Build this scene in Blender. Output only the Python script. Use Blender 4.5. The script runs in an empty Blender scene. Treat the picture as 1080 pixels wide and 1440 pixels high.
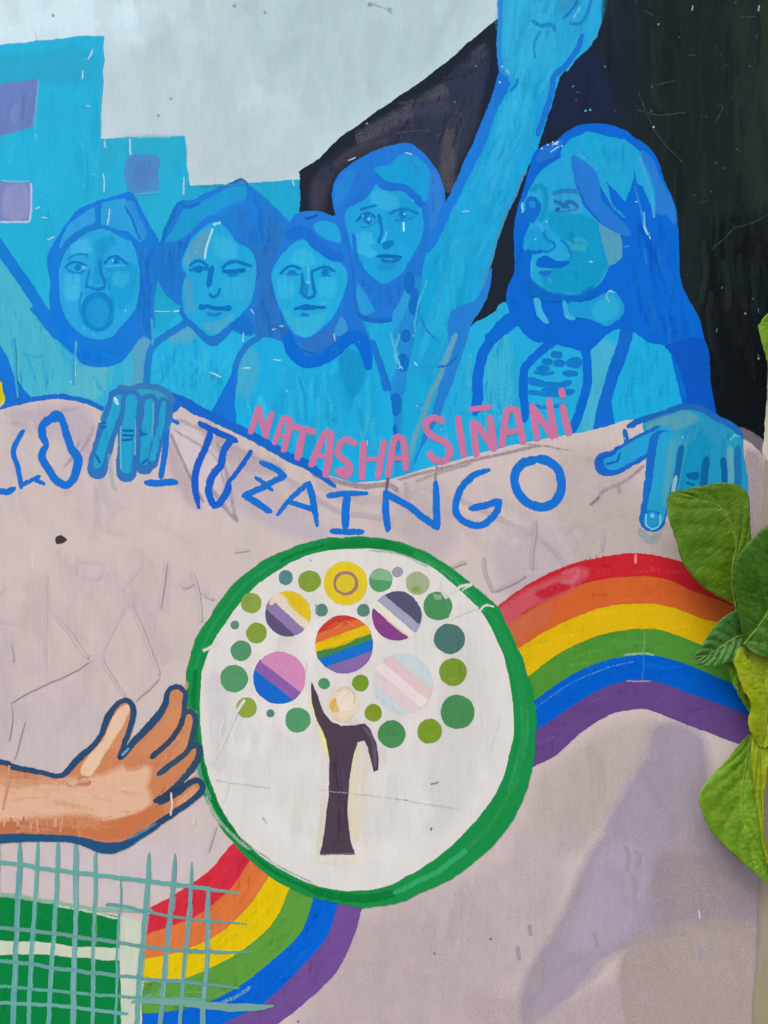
import bpy, math, random
from math import sin, cos, pi, radians, hypot, atan2
from mathutils import Vector, noise
from mathutils.geometry import tessellate_polygon
random.seed(7)
R = random.Random(11)

# ------------------------------------------------------------------ camera, sky, sun, exposure
scene = bpy.context.scene
C = scene.collection
cam_data = bpy.data.cameras.new("camera")
cam = bpy.data.objects.new("camera", cam_data)
C.objects.link(cam)
DIST = 1.25                      # camera to wall, metres; one photograph pixel on the wall = 1 mm
cam.location = (0.0, -DIST, 1.5)
cam.rotation_euler = (radians(90), 0, 0)
cam_data.sensor_fit = 'VERTICAL'
cam_data.sensor_height = 24.0
cam_data.lens = 24.0 / (1.44 / DIST)
cam_data.clip_start = 0.01
cam_data.clip_end = 500
scene.camera = cam

world = bpy.data.worlds.new("World")
scene.world = world
world.use_nodes = True
wn = world.node_tree
bg = wn.nodes["Background"]
sky = wn.nodes.new("ShaderNodeTexSky")
sky.sky_type = 'NISHITA'
sky.sun_disc = False
SUN_EL, SUN_AZ = radians(52), radians(-148)       # high, from behind the photographer's left shoulder
sky.sun_elevation = SUN_EL
sky.sun_rotation = SUN_AZ
sky.air_density = 1.0
sky.dust_density = 4.0
sky.ozone_density = 1.0
bg.inputs["Strength"].default_value = 0.12
wn.links.new(sky.outputs["Color"], bg.inputs["Color"])

sun_data = bpy.data.lights.new("sun", 'SUN')
sun = bpy.data.objects.new("sun", sun_data)
C.objects.link(sun)
sun_data.energy = 1.4
sun_data.angle = radians(42)
sun_data.color = (1.0, 0.93, 0.84)
sdir = Vector((sin(SUN_AZ) * cos(SUN_EL), cos(SUN_AZ) * cos(SUN_EL), sin(SUN_EL)))
sun.rotation_euler = sdir.to_track_quat('Z', 'Y').to_euler()
scene.view_settings.view_transform = 'Standard'
scene.view_settings.look = 'None'
scene.view_settings.exposure = 0.44
scene.view_settings.gamma = 1
scene.view_settings.use_curve_mapping = False
scene.render.engine = 'CYCLES'
scene.cycles.transparent_max_bounces = 96
scene.cycles.max_bounces = 4
scene.cycles.diffuse_bounces = 2
scene.cycles.glossy_bounces = 1
scene.cycles.use_denoising = True
WHITE = (1.02, 0.985, 0.955)                     # what a perfectly white wall renders as under this light (linear)

def lin(c):
    c = c / 255.0
    return c / 12.92 if c <= 0.04045 else ((c + 0.055) / 1.055) ** 2.4

def alb(c):
    return tuple(min(0.93, lin(v) / w) for v, w in zip(c, WHITE)) + (1.0,)

# ------------------------------------------------------------------ materials
def nodes_of(name):
    m = bpy.data.materials.new(name)
    m.use_nodes = True
    return m, m.node_tree.nodes, m.node_tree.links, m.node_tree.nodes["Principled BSDF"]

def math_node(nt, op, a, b=None, c=None):
    n = nt.nodes.new("ShaderNodeMath"); n.operation = op
    for i, v in enumerate((a, b, c)):
        if v is None: continue
        if hasattr(v, "type") and hasattr(v, "links"): nt.links.new(v, n.inputs[i])
        else: n.inputs[i].default_value = v
    return n.outputs[0]

def noise_node(nt, scale3, scale, detail=2.0, rough=0.5, rot=0.0):
    geo = nt.nodes.new("ShaderNodeNewGeometry")
    mp = nt.nodes.new("ShaderNodeMapping")
    mp.inputs["Scale"].default_value = scale3
    mp.inputs["Rotation"].default_value = (0, rot, 0)
    nt.links.new(geo.outputs["Position"], mp.inputs["Vector"])
    n = nt.nodes.new("ShaderNodeTexNoise")
    n.inputs["Scale"].default_value = scale
    n.inputs["Detail"].default_value = detail
    n.inputs["Roughness"].default_value = rough
    nt.links.new(mp.outputs["Vector"], n.inputs["Vector"])
    return n.outputs[0]

def stretch(nt, v, lo, hi):
    n = nt.nodes.new("ShaderNodeMapRange")
    n.inputs["From Min"].default_value = lo; n.inputs["From Max"].default_value = hi
    nt.links.new(v, n.inputs["Value"])
    return n.outputs[0]

def make_paint(name, rough=0.5, relief=1.0, vary=1.0, solid=None):
    """brushed wall paint: colour from the painted stroke, ragged dry-brush edges, brush and plaster relief"""
    m, N, L, p = nodes_of(name)
    nt = m.node_tree
    lump = noise_node(nt, (1, 1, 1), 9.0, 3)
    streak = noise_node(nt, (1, 1, 0.09), 260.0, 3, 0.6, 0.05)
    cross = noise_node(nt, (0.12, 1, 1), 210.0, 2, 0.6, 0.2)
    patch = noise_node(nt, (1, 1, 0.35), 34.0, 4, 0.65)
    grain = noise_node(nt, (1, 1, 1), 900.0, 1)
    # colour
    if solid is None:
        at = N.new("ShaderNodeAttribute"); at.attribute_name = "col"
        colour = at.outputs["Color"]
    else:
        rgb = N.new("ShaderNodeRGB"); rgb.outputs[0].default_value = solid
        colour = rgb.outputs[0]
    v = math_node(nt, 'MULTIPLY_ADD', patch, 0.16 * vary, 1 - 0.08 * vary)
    v = math_node(nt, 'ADD', v, math_node(nt, 'MULTIPLY_ADD', streak, 0.14 * vary, -0.07 * vary))
    v = math_node(nt, 'ADD', v, math_node(nt, 'MULTIPLY_ADD', grain, 0.10 * vary, -0.05 * vary))
    mx = N.new("ShaderNodeVectorMath"); mx.operation = 'SCALE'
    L.new(colour, mx.inputs[0]); L.new(v, mx.inputs["Scale"])
    L.new(mx.outputs[0], p.inputs["Base Color"])
    r = math_node(nt, 'MULTIPLY_ADD', patch, 0.25, rough - 0.12)
    L.new(r, p.inputs["Roughness"])
    p.inputs["Specular IOR Level"].default_value = 0.04
    # relief
    h = math_node(nt, 'MULTIPLY', lump, 0.0020)
    h = math_node(nt, 'ADD', h, math_node(nt, 'MULTIPLY', streak, 0.00016))
    h = math_node(nt, 'ADD', h, math_node(nt, 'MULTIPLY', cross, 0.00012))
    h = math_node(nt, 'ADD', h, math_node(nt, 'MULTIPLY', patch, 0.0003))
    b = N.new("ShaderNodeBump")
    b.inputs["Distance"].default_value = 1.0
    b.inputs["Strength"].default_value = relief
    L.new(h, b.inputs["Height"]); L.new(b.outputs[0], p.inputs["Normal"])
    # ragged stroke edge: the paint film is either there or not, at the size of bristle marks
    if solid is None:
        pa = N.new("ShaderNodeAttribute"); pa.attribute_name = "film"
        sep = N.new("ShaderNodeSeparateColor"); L.new(pa.outputs["Color"], sep.inputs[0])
        geo = N.new("ShaderNodeNewGeometry")
        sn = N.new("ShaderNodeVectorMath"); sn.operation = 'SNAP'
        L.new(geo.outputs["Position"], sn.inputs[0]); sn.inputs[1].default_value = (0.00036, 10.0, 0.00036)
        wh = N.new("ShaderNodeTexWhiteNoise"); wh.noise_dimensions = '3D'
        L.new(sn.outputs[0], wh.inputs[0])
        dry = math_node(nt, 'ADD', math_node(nt, 'MULTIPLY', stretch(nt, streak, 0.3, 0.7), 0.5),
                        math_node(nt, 'MULTIPLY', stretch(nt, noise_node(nt, (1, 1, 1), 480.0, 2), 0.3, 0.7), 0.5))
        mixf = N.new("ShaderNodeMix")          # float mix: soft (white) <-> dry brush
        L.new(sep.outputs[1], mixf.inputs[0]); L.new(dry, mixf.inputs[2]); L.new(wh.outputs[0], mixf.inputs[3])
        n01 = math_node(nt, 'MULTIPLY_ADD', mixf.outputs[0], 0.97, 0.01)
        L.new(math_node(nt, 'GREATER_THAN', sep.outputs[0], n01), p.inputs["Alpha"])
    return m

PAINT = make_paint("wall_paint", 0.5)
BLUEPAINT = make_paint("blue_wall_paint", 0.5, 1.1, 1.5)
DARKPAINT = make_paint("dark_gloss_paint", 0.42, 0.8, 1.4)
PLASTER = make_paint("bare_plaster", 0.75, 1.2, 1.0, alb((190, 182, 168)))

# ------------------------------------------------------------------ objects
def tag(o, label=None, category=None, group=None, kind=None):
    if label: o["label"] = label
    if category: o["category"] = category
    if group: o["group"] = group
    if kind: o["kind"] = kind
    return o

def empty(name, parent=None, label=None, loc=(0, 0, 0)):
    o = bpy.data.objects.new(name, None)
    C.objects.link(o); o.location = loc
    o.empty_display_size = 0.05
    if parent: o.parent = parent
    if label: o["label"] = label
    return o

def mesh_obj(name, verts, faces, mat, parent=None, label=None, smooth=False):
    me = bpy.data.meshes.new(name)
    me.from_pydata(verts, [], faces)
    me.materials.append(mat)
    if smooth: me.shade_smooth()
    o = bpy.data.objects.new(name, me)
    C.objects.link(o)
    if parent: o.parent = parent
    if label: o["label"] = label
    return o

STEP = 0.000004
LEVELS = []
def level_for(x0, y0, x1, y1):
    m = 0
    for a, b, c, d, l in LEVELS:
        if l > m and a < x1 and c > x0 and b < y1 and d > y0: m = l
    LEVELS.append((x0, y0, x1, y1, m + 1))
    return m + 1

def W(x, y, lv):
    return ((x - 540) * 0.001, -0.0001 - lv * STEP, 1.5 + (720 - y) * 0.001)

def crom(pts, closed=False, step=4.0):
    n = len(pts)
    if n < 3: 
        pts = [tuple(p) for p in pts]
        if n < 2: return pts
    out = []
    segs = n if closed else n - 1
    for i in range(segs):
        if closed: p0, p1, p2, p3 = (pts[(i + k - 1) % n] for k in range(4))
        else:
            p1, p2 = pts[i], pts[i + 1]
            p0 = pts[i - 1] if i > 0 else tuple(2 * a - b for a, b in zip(p1, p2))
            p3 = pts[i + 2] if i + 2 < n else tuple(2 * b - a for a, b in zip(p1, p2))
        d = hypot(p2[0] - p1[0], p2[1] - p1[1])
        k = max(1, int(d / step))
        for j in range(k):
            t = j / k; t2 = t * t; t3 = t2 * t
            out.append(tuple(0.5 * ((2 * b) + (-a + c) * t + (2 * a - 5 * b + 4 * c - e) * t2 + (-a + 3 * b - 3 * c + e) * t3)
                             for a, b, c, e in zip(p0, p1, p2, p3)))
    if not closed: out.append(tuple(pts[-1]))
    return out

def lin_pts(pts, closed=True, step=5.0):
    out = []
    n = len(pts)
    for i in range(n if closed else n - 1):
        a, b = pts[i], pts[(i + 1) % n]
        k = max(1, int(hypot(b[0] - a[0], b[1] - a[1]) / step))
        for j in range(k):
            t = j / k
            out.append((a[0] + (b[0] - a[0]) * t, a[1] + (b[1] - a[1]) * t))
    if not closed: out.append(tuple(pts[-1]))
    return out

def wob(x, y, amp, seed=0.0):
    v = noise.noise_vector(Vector((x * 0.045, y * 0.045, seed)))
    u = noise.noise_vector(Vector((x * 0.16, y * 0.16, seed + 9)))
    return x + amp * (1.6 * v[0] + 0.9 * u[0]), y + amp * (1.6 * v[1] + 0.9 * u[1])

def area(p):
    return 0.5 * sum(p[i][0] * p[(i + 1) % len(p)][1] - p[(i + 1) % len(p)][0] * p[i][1] for i in range(len(p)))

CUR = [PAINT]
class Paint:
    """one painted piece of the mural: a mesh of paint films lying on one another"""
    def __init__(self, name, parent, label=None, mat=None):
        self.name, self.parent, self.label, self.mat = name, parent, label, mat or CUR[0]
        self.v, self.f, self.c, self.q = [], [], [], []
    def tone(self, col):
        if self.mat is BLUEPAINT and col[2] > 150 and col[1] > 90:      # phthalo blues of the figures
            k = 1.05 if col[1] > 135 else 1.03
            return (col[0] * .92, col[1] * k, min(240, col[2] * 1.01))
        return col
    def vert(self, x, y, lv, col, a, soft):
        self.v.append(W(x, y, lv)); self.c.append(col); self.q.append((a, soft))
        return len(self.v) - 1
    def poly(self, pts, col, smooth=True, op=1.0, soft=0.12, feather=1.9, wobble=1.15, step=4.0):
        P = crom(pts, True, step) if smooth else lin_pts(pts, True, step + 1)
        sd = R.random() * 50
        P = [wob(x, y, wobble, sd) for x, y in P]
        Q = []
        for p in P:
            if not Q or hypot(p[0] - Q[-1][0], p[1] - Q[-1][1]) > 0.5: Q.append(p)
        P = Q
        if area(P) < 0: P.reverse()
        xs = [p[0] for p in P]; ys = [p[1] for p in P]
        lv = level_for(min(xs) - feather, min(ys) - feather, max(xs) + feather, max(ys) + feather)
        c = alb(self.tone(col))
        n = len(P)
        idx = [self.vert(x, y, lv, c, op, soft) for x, y in P]
        for t in tessellate_polygon([[Vector((x, y, 0)) for x, y in P]]):
            self.f.append(tuple(idx[i] for i in t))
        out = []
        for i in range(n):
            a, b = P[i - 1], P[(i + 1) % n]
            dx, dy = b[0] - a[0], b[1] - a[1]; l = hypot(dx, dy) or 1
            out.append(self.vert(P[i][0] + dy / l * feather, P[i][1] - dx / l * feather, lv - 0.5, c, 0.0, soft))
        for i in range(n):
            j = (i + 1) % n
            self.f.append((idx[i], idx[j], out[j], out[i]))
        return self
    def blob(self, pts, col, op=0.7, soft=1.0, feather=10, wobble=1.5, step=8.0):
        cx = sum(p[0] for p in pts) / len(pts); cy = sum(p[1] for p in pts) / len(pts)
        rm = sum(hypot(p[0] - cx, p[1] - cy) for p in pts) / len(pts)
        k = max(0.55, 1 - 0.5 * feather / rm)
        return self.poly([(cx + (p[0] - cx) * k, cy + (p[1] - cy) * k) for p in pts], col, True, op, soft, feather, wobble, step)
    def line(self, pts, w, col, op=1.0, soft=0.1, feather=1.5, ends=0.35, wobble=0.75, smooth=True, step=3.5, closed=False):
        """pts: (x, y) or (x, y, width factor); w full width in px; ends: how thin the ends run"""
        P3 = [(p[0], p[1], p[2] if len(p) > 2 else 1.0) for p in pts]
        if closed: P3 = P3 + [P3[0]]
        P = crom(P3, False, step) if (smooth and len(P3) > 2) else None
        if P is None:
            P = []
            for a, b in zip(P3, P3[1:]):
                k = max(1, int(hypot(b[0] - a[0], b[1] - a[1]) / step))
                P += [tuple(u + (v - u) * j / k for u, v in zip(a, b)) for j in range(k)]
            P.append(P3[-1])
        sd = R.random() * 50
        P = [wob(p[0], p[1], wobble, sd) + (p[2],) for p in P]
        L = [0.0]
        for a, b in zip(P, P[1:]): L.append(L[-1] + hypot(b[0] - a[0], b[1] - a[1]))
        T = L[-1] or 1
        c = alb(self.tone(col))
        xs = [p[0] for p in P]; ys = [p[1] for p in P]
        m = w / 2 + feather
        lv = level_for(min(xs) - m, min(ys) - m, max(xs) + m, max(ys) + m)
        # cap points
        def tang(i):
            a, b = P[max(0, i - 1)], P[min(len(P) - 1, i + 1)]
            dx, dy = b[0] - a[0], b[1] - a[1]; l = hypot(dx, dy) or 1
            return dx / l, dy / l
        rows = []
        hw = w / 2
        tx, ty = tang(0); a0 = P[0]
        tx2, ty2 = tang(len(P) - 1); a1 = P[-1]
        ext = hw * 0.8
        rnd = w > 14 and not closed
        caps = (0.97, 0.88, 0.7, 0.45, 0.22) if rnd else (0.8,)
        pts2 = [(a0[0] - tx * hw * o * a0[2], a0[1] - ty * hw * o * a0[2], a0[2], -hw * o, tx, ty) for o in caps]
        nc = len(caps)
        for i, p in enumerate(P):
            u, v = tang(i); pts2.append((p[0], p[1], p[2], L[i], u, v))
        pts2 += [(a1[0] + tx2 * hw * o * a1[2], a1[1] + ty2 * hw * o * a1[2], a1[2], T + hw * o, tx2, ty2) for o in reversed(caps)]
        for i, (x, y, wf, s, u, v) in enumerate(pts2):
            de = min(s + ext, T + ext - s) / max(hw * 1.8, 1e-3)
            if rnd:
                o = max(0.0, -s / hw, (s - T) / hw); k = max(.05, 1 - o * o) ** 0.5
            else: k = ends + (1 - ends) * min(1, de) ** 0.6 if not closed else 1
            wn_ = 1 + 0.10 * noise.noise(Vector((s * 0.11, sd, 0)))
            h = max(0.25, hw * wf * k * wn_)
            lvv = lv + 0.3 * s / T
            e = op if (closed or rnd or 0 < i < len(pts2) - 1) else op * 0.6
            rows.append((self.vert(x + v * (h + feather), y - u * (h + feather), lvv - 0.5, c, 0.0, soft),
                         self.vert(x + v * max(0.1, h - feather * .4), y - u * max(0.1, h - feather * .4), lvv, c, e, soft),
                         self.vert(x - v * max(0.1, h - feather * .4), y + u * max(0.1, h - feather * .4), lvv, c, e, soft),
                         self.vert(x - v * (h + feather), y + u * (h + feather), lvv - 0.5, c, 0.0, soft)))
        for a, b in zip(rows, rows[1:]):
            for k in range(3): self.f.append((a[k], b[k], b[k + 1], a[k + 1]))
        return self
    def smear(self, pts, w, col, op=0.5, feather=None):
        return self.line(pts, w, col, op, 1.0, feather if feather is not None else w * 0.35, 0.5, 1.2, step=8)
    def disc(self, x, y, r, col, ry=None, op=1.0, soft=0.0, feather=1.1, wobble=0.8):
        ry = ry or r
        n = max(8, int(r * 1.6))
        return self.poly([(x + r * cos(2 * pi * i / n), y + ry * sin(2 * pi * i / n)) for i in range(n)], col,
                         True, op, soft, feather, wobble, 5.0 if r > 8 else 2.5)
    def brush(self, region, cols, n, ang=90, ln=60, w=10, op=0.35, jit=12, soft=0.35):
        """loose brush marks inside a region (pixel polygon)"""
        xs = [p[0] for p in region]; ys = [p[1] for p in region]
        done = tries = 0
        while done < n and tries < n * 12:
            tries += 1
            x = R.uniform(min(xs), max(xs)); y = R.uniform(min(ys), max(ys))
            a = radians(ang + R.uniform(-jit, jit)); l = ln * R.uniform(0.4, 1.2)
            x2, y2 = x + cos(a) * l, y + sin(a) * l
            if not (inside(x, y, region) and inside(x2, y2, region) and inside((x + x2) / 2, (y + y2) / 2, region)): continue
            b = R.uniform(-.08, .08) * l
            self.line([(x, y), ((x + x2) / 2 - sin(a) * b, (y + y2) / 2 + cos(a) * b), (x2, y2)], w * R.uniform(0.4, 1.2),
                      R.choice(cols), op * R.uniform(0.5, 1.2), soft, w * 0.25, 0.4, 0.8, step=9)
            done += 1
        return self
    def build(self):
        if not self.f: return None
        o = mesh_obj(self.name, self.v, self.f, self.mat, self.parent, self.label)
        if getattr(self, 'kind', None): o['kind'] = self.kind
        me = o.data
        a = me.attributes.new("col", 'FLOAT_COLOR', 'POINT')
        a.data.foreach_set("color", [u for c in self.c for u in c])
        b = me.attributes.new("film", 'FLOAT_COLOR', 'POINT')
        b.data.foreach_set("color", [u for q in self.q for u in (q[0], q[1], 0.0, 1.0)])
        return o

def inside(x, y, poly):
    c = False
    j = len(poly) - 1
    for i in range(len(poly)):
        xi, yi = poly[i][:2]; xj, yj = poly[j][:2]
        if (yi > y) != (yj > y) and x < (xj - xi) * (y - yi) / (yj - yi) + xi: c = not c
        j = i
    return c

PIECES = []
def P(name, parent, label=None, mat=None):
    p = Paint(name, parent, label, mat); PIECES.append(p); return p
# ------------------------------------------------------------------ the setting: unseen ground before the wall, added for bounce light
def ground_mat():
    m, N, L, p = nodes_of("packed_earth")
    nt = m.node_tree
    r = N.new("ShaderNodeValToRGB")
    r.color_ramp.elements[0].color = (0.10, 0.075, 0.05, 1); r.color_ramp.elements[1].color = (0.22, 0.18, 0.13, 1)
    L.new(noise_node(nt, (1, 1, 1), 3.0, 6), r.inputs[0]); L.new(r.outputs[0], p.inputs["Base Color"])
    p.inputs["Roughness"].default_value = 0.95
    return m
g = mesh_obj("ground", [(-60, -60, 0), (60, -60, 0), (60, 60, 0), (-60, 60, 0)], [(0, 1, 2, 3)], ground_mat())
tag(g, "unseen packed brown earth at the foot of the painted wall, added for bounce light", kind="structure")

wall = empty("mural_wall", loc=(0, 0, 0))
tag(wall, "plastered wall painted with blue protesters, a rainbow and a tree emblem", "wall", kind="thing")
def box(x0, x1, y0, y1, z0, z1):
    v = [(x, y, z) for x in (x0, x1) for y in (y0, y1) for z in (z0, z1)]
    return v, [(0, 1, 3, 2), (4, 6, 7, 5), (0, 4, 5, 1), (2, 3, 7, 6), (0, 2, 6, 4), (1, 5, 7, 3)]
v, f = box(-1.5, 1.1, 0.0, 0.22, -0.05, 2.75)
mesh_obj("plaster_body", v, f, PLASTER, wall)
v, f = box(-1.54, 1.14, -0.03, 0.25, 2.752, 2.83)
mesh_obj("coping", v, f, PLASTER, wall)

# ------------------------------------------------------------------ painted sky, buildings, dark ground
X0, X1, Y0, Y1 = -160, 1240, -160, 1600
sk = P("painted_sky", wall, "pale blue grey painted sky in the upper left")
SKYP = [(X0, Y0), (790, Y0), (790, 30), (704, 30), (640, 90), (560, 150), (430, 250), (425, 300), (X0, 300)]
sk.poly(SKYP, (193, 213, 221), False)
sk.blob([(-160, -160), (260, -160), (240, 10), (140, 60), (60, 50), (-160, 90)], (208, 232, 246), 0.85, feather=70)
sk.blob([(300, -100), (690, -100), (640, 70), (520, 140), (440, 190), (400, 120)], (174, 199, 207), 0.7, feather=50)
sk.blob([(160, 90), (300, 60), (330, 240), (270, 255), (160, 180)], (185, 205, 214), 0.7, feather=30)
sk.blob([(330, 170), (420, 150), (430, 235), (300, 255)], (180, 200, 207), 0.6, feather=25)
sk.brush([(X0, Y0), (700, Y0), (690, 20), (560, 130), (425, 228), (270, 250), (262, 190), (150, 180), (146, 50), (X0, 60)],
         [(202, 226, 239), (186, 208, 217), (196, 216, 225), (182, 204, 211), (200, 216, 218)], 150, 100, 110, 26, 0.30, 35, 0.9)
for x, y, r in ((223, 163, 2), (520, 6, 3), (548, 14, 3), (330, 8, 2), (240, 138, 2), (75, 22, 2), (455, 225, 1.5), (372, 18, 1.5)):
    sk.disc(x, y, r, (120, 140, 150), op=0.6, soft=1)
sk.line([(520, 4), (540, 12, .6), (552, 20)], 2.5, (150, 165, 170), 0.6, 0.6)

CUR[0] = BLUEPAINT
bd = empty("painted_building", wall, "bright cyan painted buildings with mauve windows")
bw = P("facade", bd)
CY = (36, 166, 214)
bw.poly([(X0, 72), (0, 64), (60, 58), (100, 53), (146, 51), (144, 120), (141, 194), (150, 300), (170, 640), (X0, 640)], CY, False)
bw.poly([(140, 196), (200, 194), (259, 193), (262, 225), (266, 262), (300, 640), (140, 640)], (38, 163, 210), False)
bw.poly([(264, 262), (340, 259), (422, 253), (424, 330), (430, 640), (270, 640)], (32, 157, 204), False)
bw.brush([(X0, 80), (0, 72), (140, 62), (138, 195), (255, 200), (264, 268), (270, 400), (60, 470), (X0, 400)],
         [(46, 178, 224), (28, 158, 208), (40, 170, 216), (60, 184, 222), (24, 164, 214)], 150, 88, 60, 11, 0.4, 14)
bw.blob([(X0, 90), (40, 85), (120, 75), (130, 100), (60, 108), (X0, 120)], (52, 168, 215), 0.6, feather=15)
bw.blob([(150, 200), (250, 196), (255, 222), (160, 224)], (46, 168, 206), 0.6, feather=8)
bw.line([(143, 60), (142, 190)], 2.2, (80, 180, 215), 0.5, 0.5)
wd = P("painted_window", bd, "mauve window at the upper left edge")
wd.poly([(X0, 138), (0, 120), (53, 112), (52, 140), (47, 178), (0, 190), (X0, 205)], (112, 124, 188), False)
wd.brush([(X0, 140), (0, 123), (50, 116), (45, 174), (0, 186), (X0, 200)], [(128, 130, 195), (98, 118, 182), (140, 130, 195)], 30, 92, 40, 12, 0.5)
wd.line([(55, 112), (51, 150), (48, 176)], 2.5, (110, 180, 222), 0.6, 0.6)
wd = P("painted_window", bd, "mauve and pink window below the first, with a pale edge")
wd.poly([(X0, 256), (0, 255), (43, 256), (43, 311), (0, 312), (X0, 312)], (126, 128, 190), False)
wd.blob([(8, 262), (38, 262), (38, 306), (6, 306)], (156, 142, 194), 0.8, feather=5)
wd.brush([(X0, 258), (43, 258), (42, 309), (X0, 309)], [(150, 140, 195), (112, 124, 190), (165, 150, 200)], 22, 90, 30, 9, 0.5)
wd.line([(0, 312), (42, 312), (44, 290), (43, 258)], 2.2, (190, 195, 225), 0.8, 0.4, smooth=False)
wd.line([(0, 254), (40, 255)], 2, (100, 195, 228), 0.7, 0.4)
wd = P("painted_window", bd, "small slate blue window on the middle building")
wd.poly([(181, 223), (221, 221), (222, 245), (220, 269), (183, 271)], (78, 134, 196), True, feather=2.5, soft=.6)
wd.blob([(190, 230), (214, 230), (212, 262), (190, 264)], (84, 122, 186), 0.7, feather=5)
wd.line([(190, 273), (222, 270)], 3, (70, 175, 222), .6, .6)

dk = P("painted_dark_ground", wall, "near black painted background behind the figures", DARKPAINT)
DK = [(704, 22), (640, 78), (600, 110), (540, 150), (480, 193), (450, 224), (422, 241), (423, 300), (424, 420), (440, 660),
      (1070, 660), (1076, 600), (1082, 400), (1090, 200), (1096, Y0), (704, Y0)]
dk.poly(DK, (27, 37, 50), False, wobble=1.2)
dk.blob([(440, 256), (490, 214), (570, 160), (640, 108), (686, 62), (688, 110), (650, 220), (610, 240), (560, 200), (480, 220), (440, 300)], (50, 56, 78), 0.85, feather=10)
dk.blob([(700, 60), (860, 90), (850, 160), (770, 180), (740, 240), (700, 300)], (26, 38, 68), 0.8, feather=25)
dk.blob([(930, -160), (1096, -160), (1085, 300), (1075, 560), (1000, 540), (960, 330), (900, 150)], (28, 36, 34), 0.85, feather=35)
dk.blob([(1040, -160), (1100, -160), (1090, 260), (1050, 250)], (44, 54, 42), 0.6, feather=25)
dk.blob([(1000, 330), (1078, 330), (1072, 620), (1010, 580)], (10, 16, 18), 0.8, feather=20)
dk.smear([(508, 194), (550, 170), (592, 146), (622, 128)], 16, (88, 90, 100), 0.5)
dk.smear([(590, 150), (640, 160), (630, 200)], 22, (66, 68, 86), 0.5)
dk.smear([(632, 190), (630, 230), (628, 262)], 18, (92, 88, 96), 0.55)
dk.smear([(446, 262), (448, 290)], 16, (66, 64, 80), 0.5)
dk.smear([(475, 232), (505, 212), (545, 200)], 12, (80, 74, 84), 0.4)
dk.brush([(428, 245), (540, 160), (695, 45), (695, 100), (640, 240), (600, 215), (540, 205), (480, 220), (440, 290)],
         [(60, 66, 90), (40, 44, 62), (84, 80, 90), (34, 42, 66)], 90, 130, 40, 7, 0.4, 50)
dk.brush([(850, -150), (1085, -150), (1075, 560), (1010, 560), (960, 380), (940, 240), (880, 180), (800, 170), (780, 120), (845, 60)],
         [(36, 46, 50), (22, 30, 34), (42, 52, 50), (26, 36, 44), (32, 42, 42)], 200, 90, 100, 9, 0.4, 6, .7)
dk.brush([(850, -150), (1085, -150), (1060, 420), (970, 380), (940, 240), (850, 160)],
         [(66, 76, 76), (56, 68, 66)], 30, 80, 22, 1.6, 0.3, 60)
for i in range(170):
    x, y = R.uniform(430, 1075), R.uniform(-150, 520)
    if not inside(x, y, DK) or (x < 830 and y > 200): continue
    c = R.choice([(90, 104, 110), (66, 80, 82), (66, 80, 82), (140, 150, 152)])
    if R.random() < .6: dk.disc(x, y, R.uniform(0.6, 1.8), c, op=0.7, soft=0.3, feather=.6, wobble=.3)
    else:
        a = R.uniform(0, 6.3); l = R.uniform(2, 9)
        dk.line([(x, y), (x + cos(a) * l, y + sin(a) * l)], R.uniform(.8, 1.8), c, .55, .3, .5, .3)
for pts in ([(1000, 352), (1015, 338), (1031, 322)], [(1030, 322), (1060, 312), (1079, 301)], [(983, 286), (996, 282)],
            [(918, 22), (905, 14)], [(1040, 24), (1062, 23)], [(966, 77), (978, 78)], [(895, 155), (930, 162), (965, 158)],
            [(899, 130), (905, 150), (925, 190), (960, 230)], [(923, 120), (950, 112)], [(1062, 55), (1066, 48)], [(1005, 175), (1016, 152), (1010, 148)]):
    dk.line(pts, 1.6, (80, 92, 92), .42, .6, .6, .2)
for x in (970, 1063):
    dk.line([(x + 4, 8), (x + 3, 15)], 2, (160, 170, 170), .7, .2, .6)

# ------------------------------------------------------------------ painted figures
OUT = (22, 112, 208)          # outline blue
def figure(label): return empty("painted_woman", wall, label)

ub = P("blue_underpaint", wall, "blue paint showing between the heads")
ub.poly([(426, 330), (470, 304), (500, 300), (530, 390), (600, 450), (590, 690), (330, 640), (300, 470), (380, 470)], (32, 116, 208), True)
# woman in a headscarf, mouth open (left)
f1 = figure("painted woman in a headscarf with her mouth wide open")
b = P("clothing", f1)
b.poly([(X0, 300), (-20, 330), (0, 350), (30, 400), (60, 436), (120, 480), (200, 470), (225, 470), (214, 500), (208, 540), (212, 600), (150, 640), (X0, 640)], (52, 165, 212), False)
b.blob([(-10, 370), (30, 410), (50, 450), (90, 500), (95, 560), (40, 560), (10, 500), (-30, 480)], (84, 172, 200), 0.75, feather=14)
b.blob([(110, 515), (160, 515), (140, 560), (95, 560)], (98, 174, 198), 0.8, feather=8)
b.blob([(170, 500), (195, 480), (200, 540), (180, 560)], (66, 170, 215), 0.7, feather=8)
b.poly([(188, 492), (200, 475), (211, 482), (203, 500), (199, 540), (185, 545), (190, 515)], (92, 152, 196), feather=3, soft=.5)
b.brush([(-100, 400), (0, 390), (60, 450), (120, 520), (180, 510), (205, 500), (205, 560), (-100, 555)],
        [(40, 160, 214), (76, 178, 214), (60, 170, 205), (30, 150, 210)], 110, 80, 40, 7, 0.4, 25)
b.line([(-30, 300), (0, 348), (33, 396), (58, 434), (80, 470)], 15, (16, 120, 206), wobble=1)
b.line([(-14, 480, .8), (2, 508), (14, 536), (36, 566)], 19, (22, 112, 210), wobble=1)
b.poly([(-6, 530), (20, 545), (42, 566), (0, 576), (-30, 578)], (22, 108, 206))
h = P("headscarf", f1)
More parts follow.
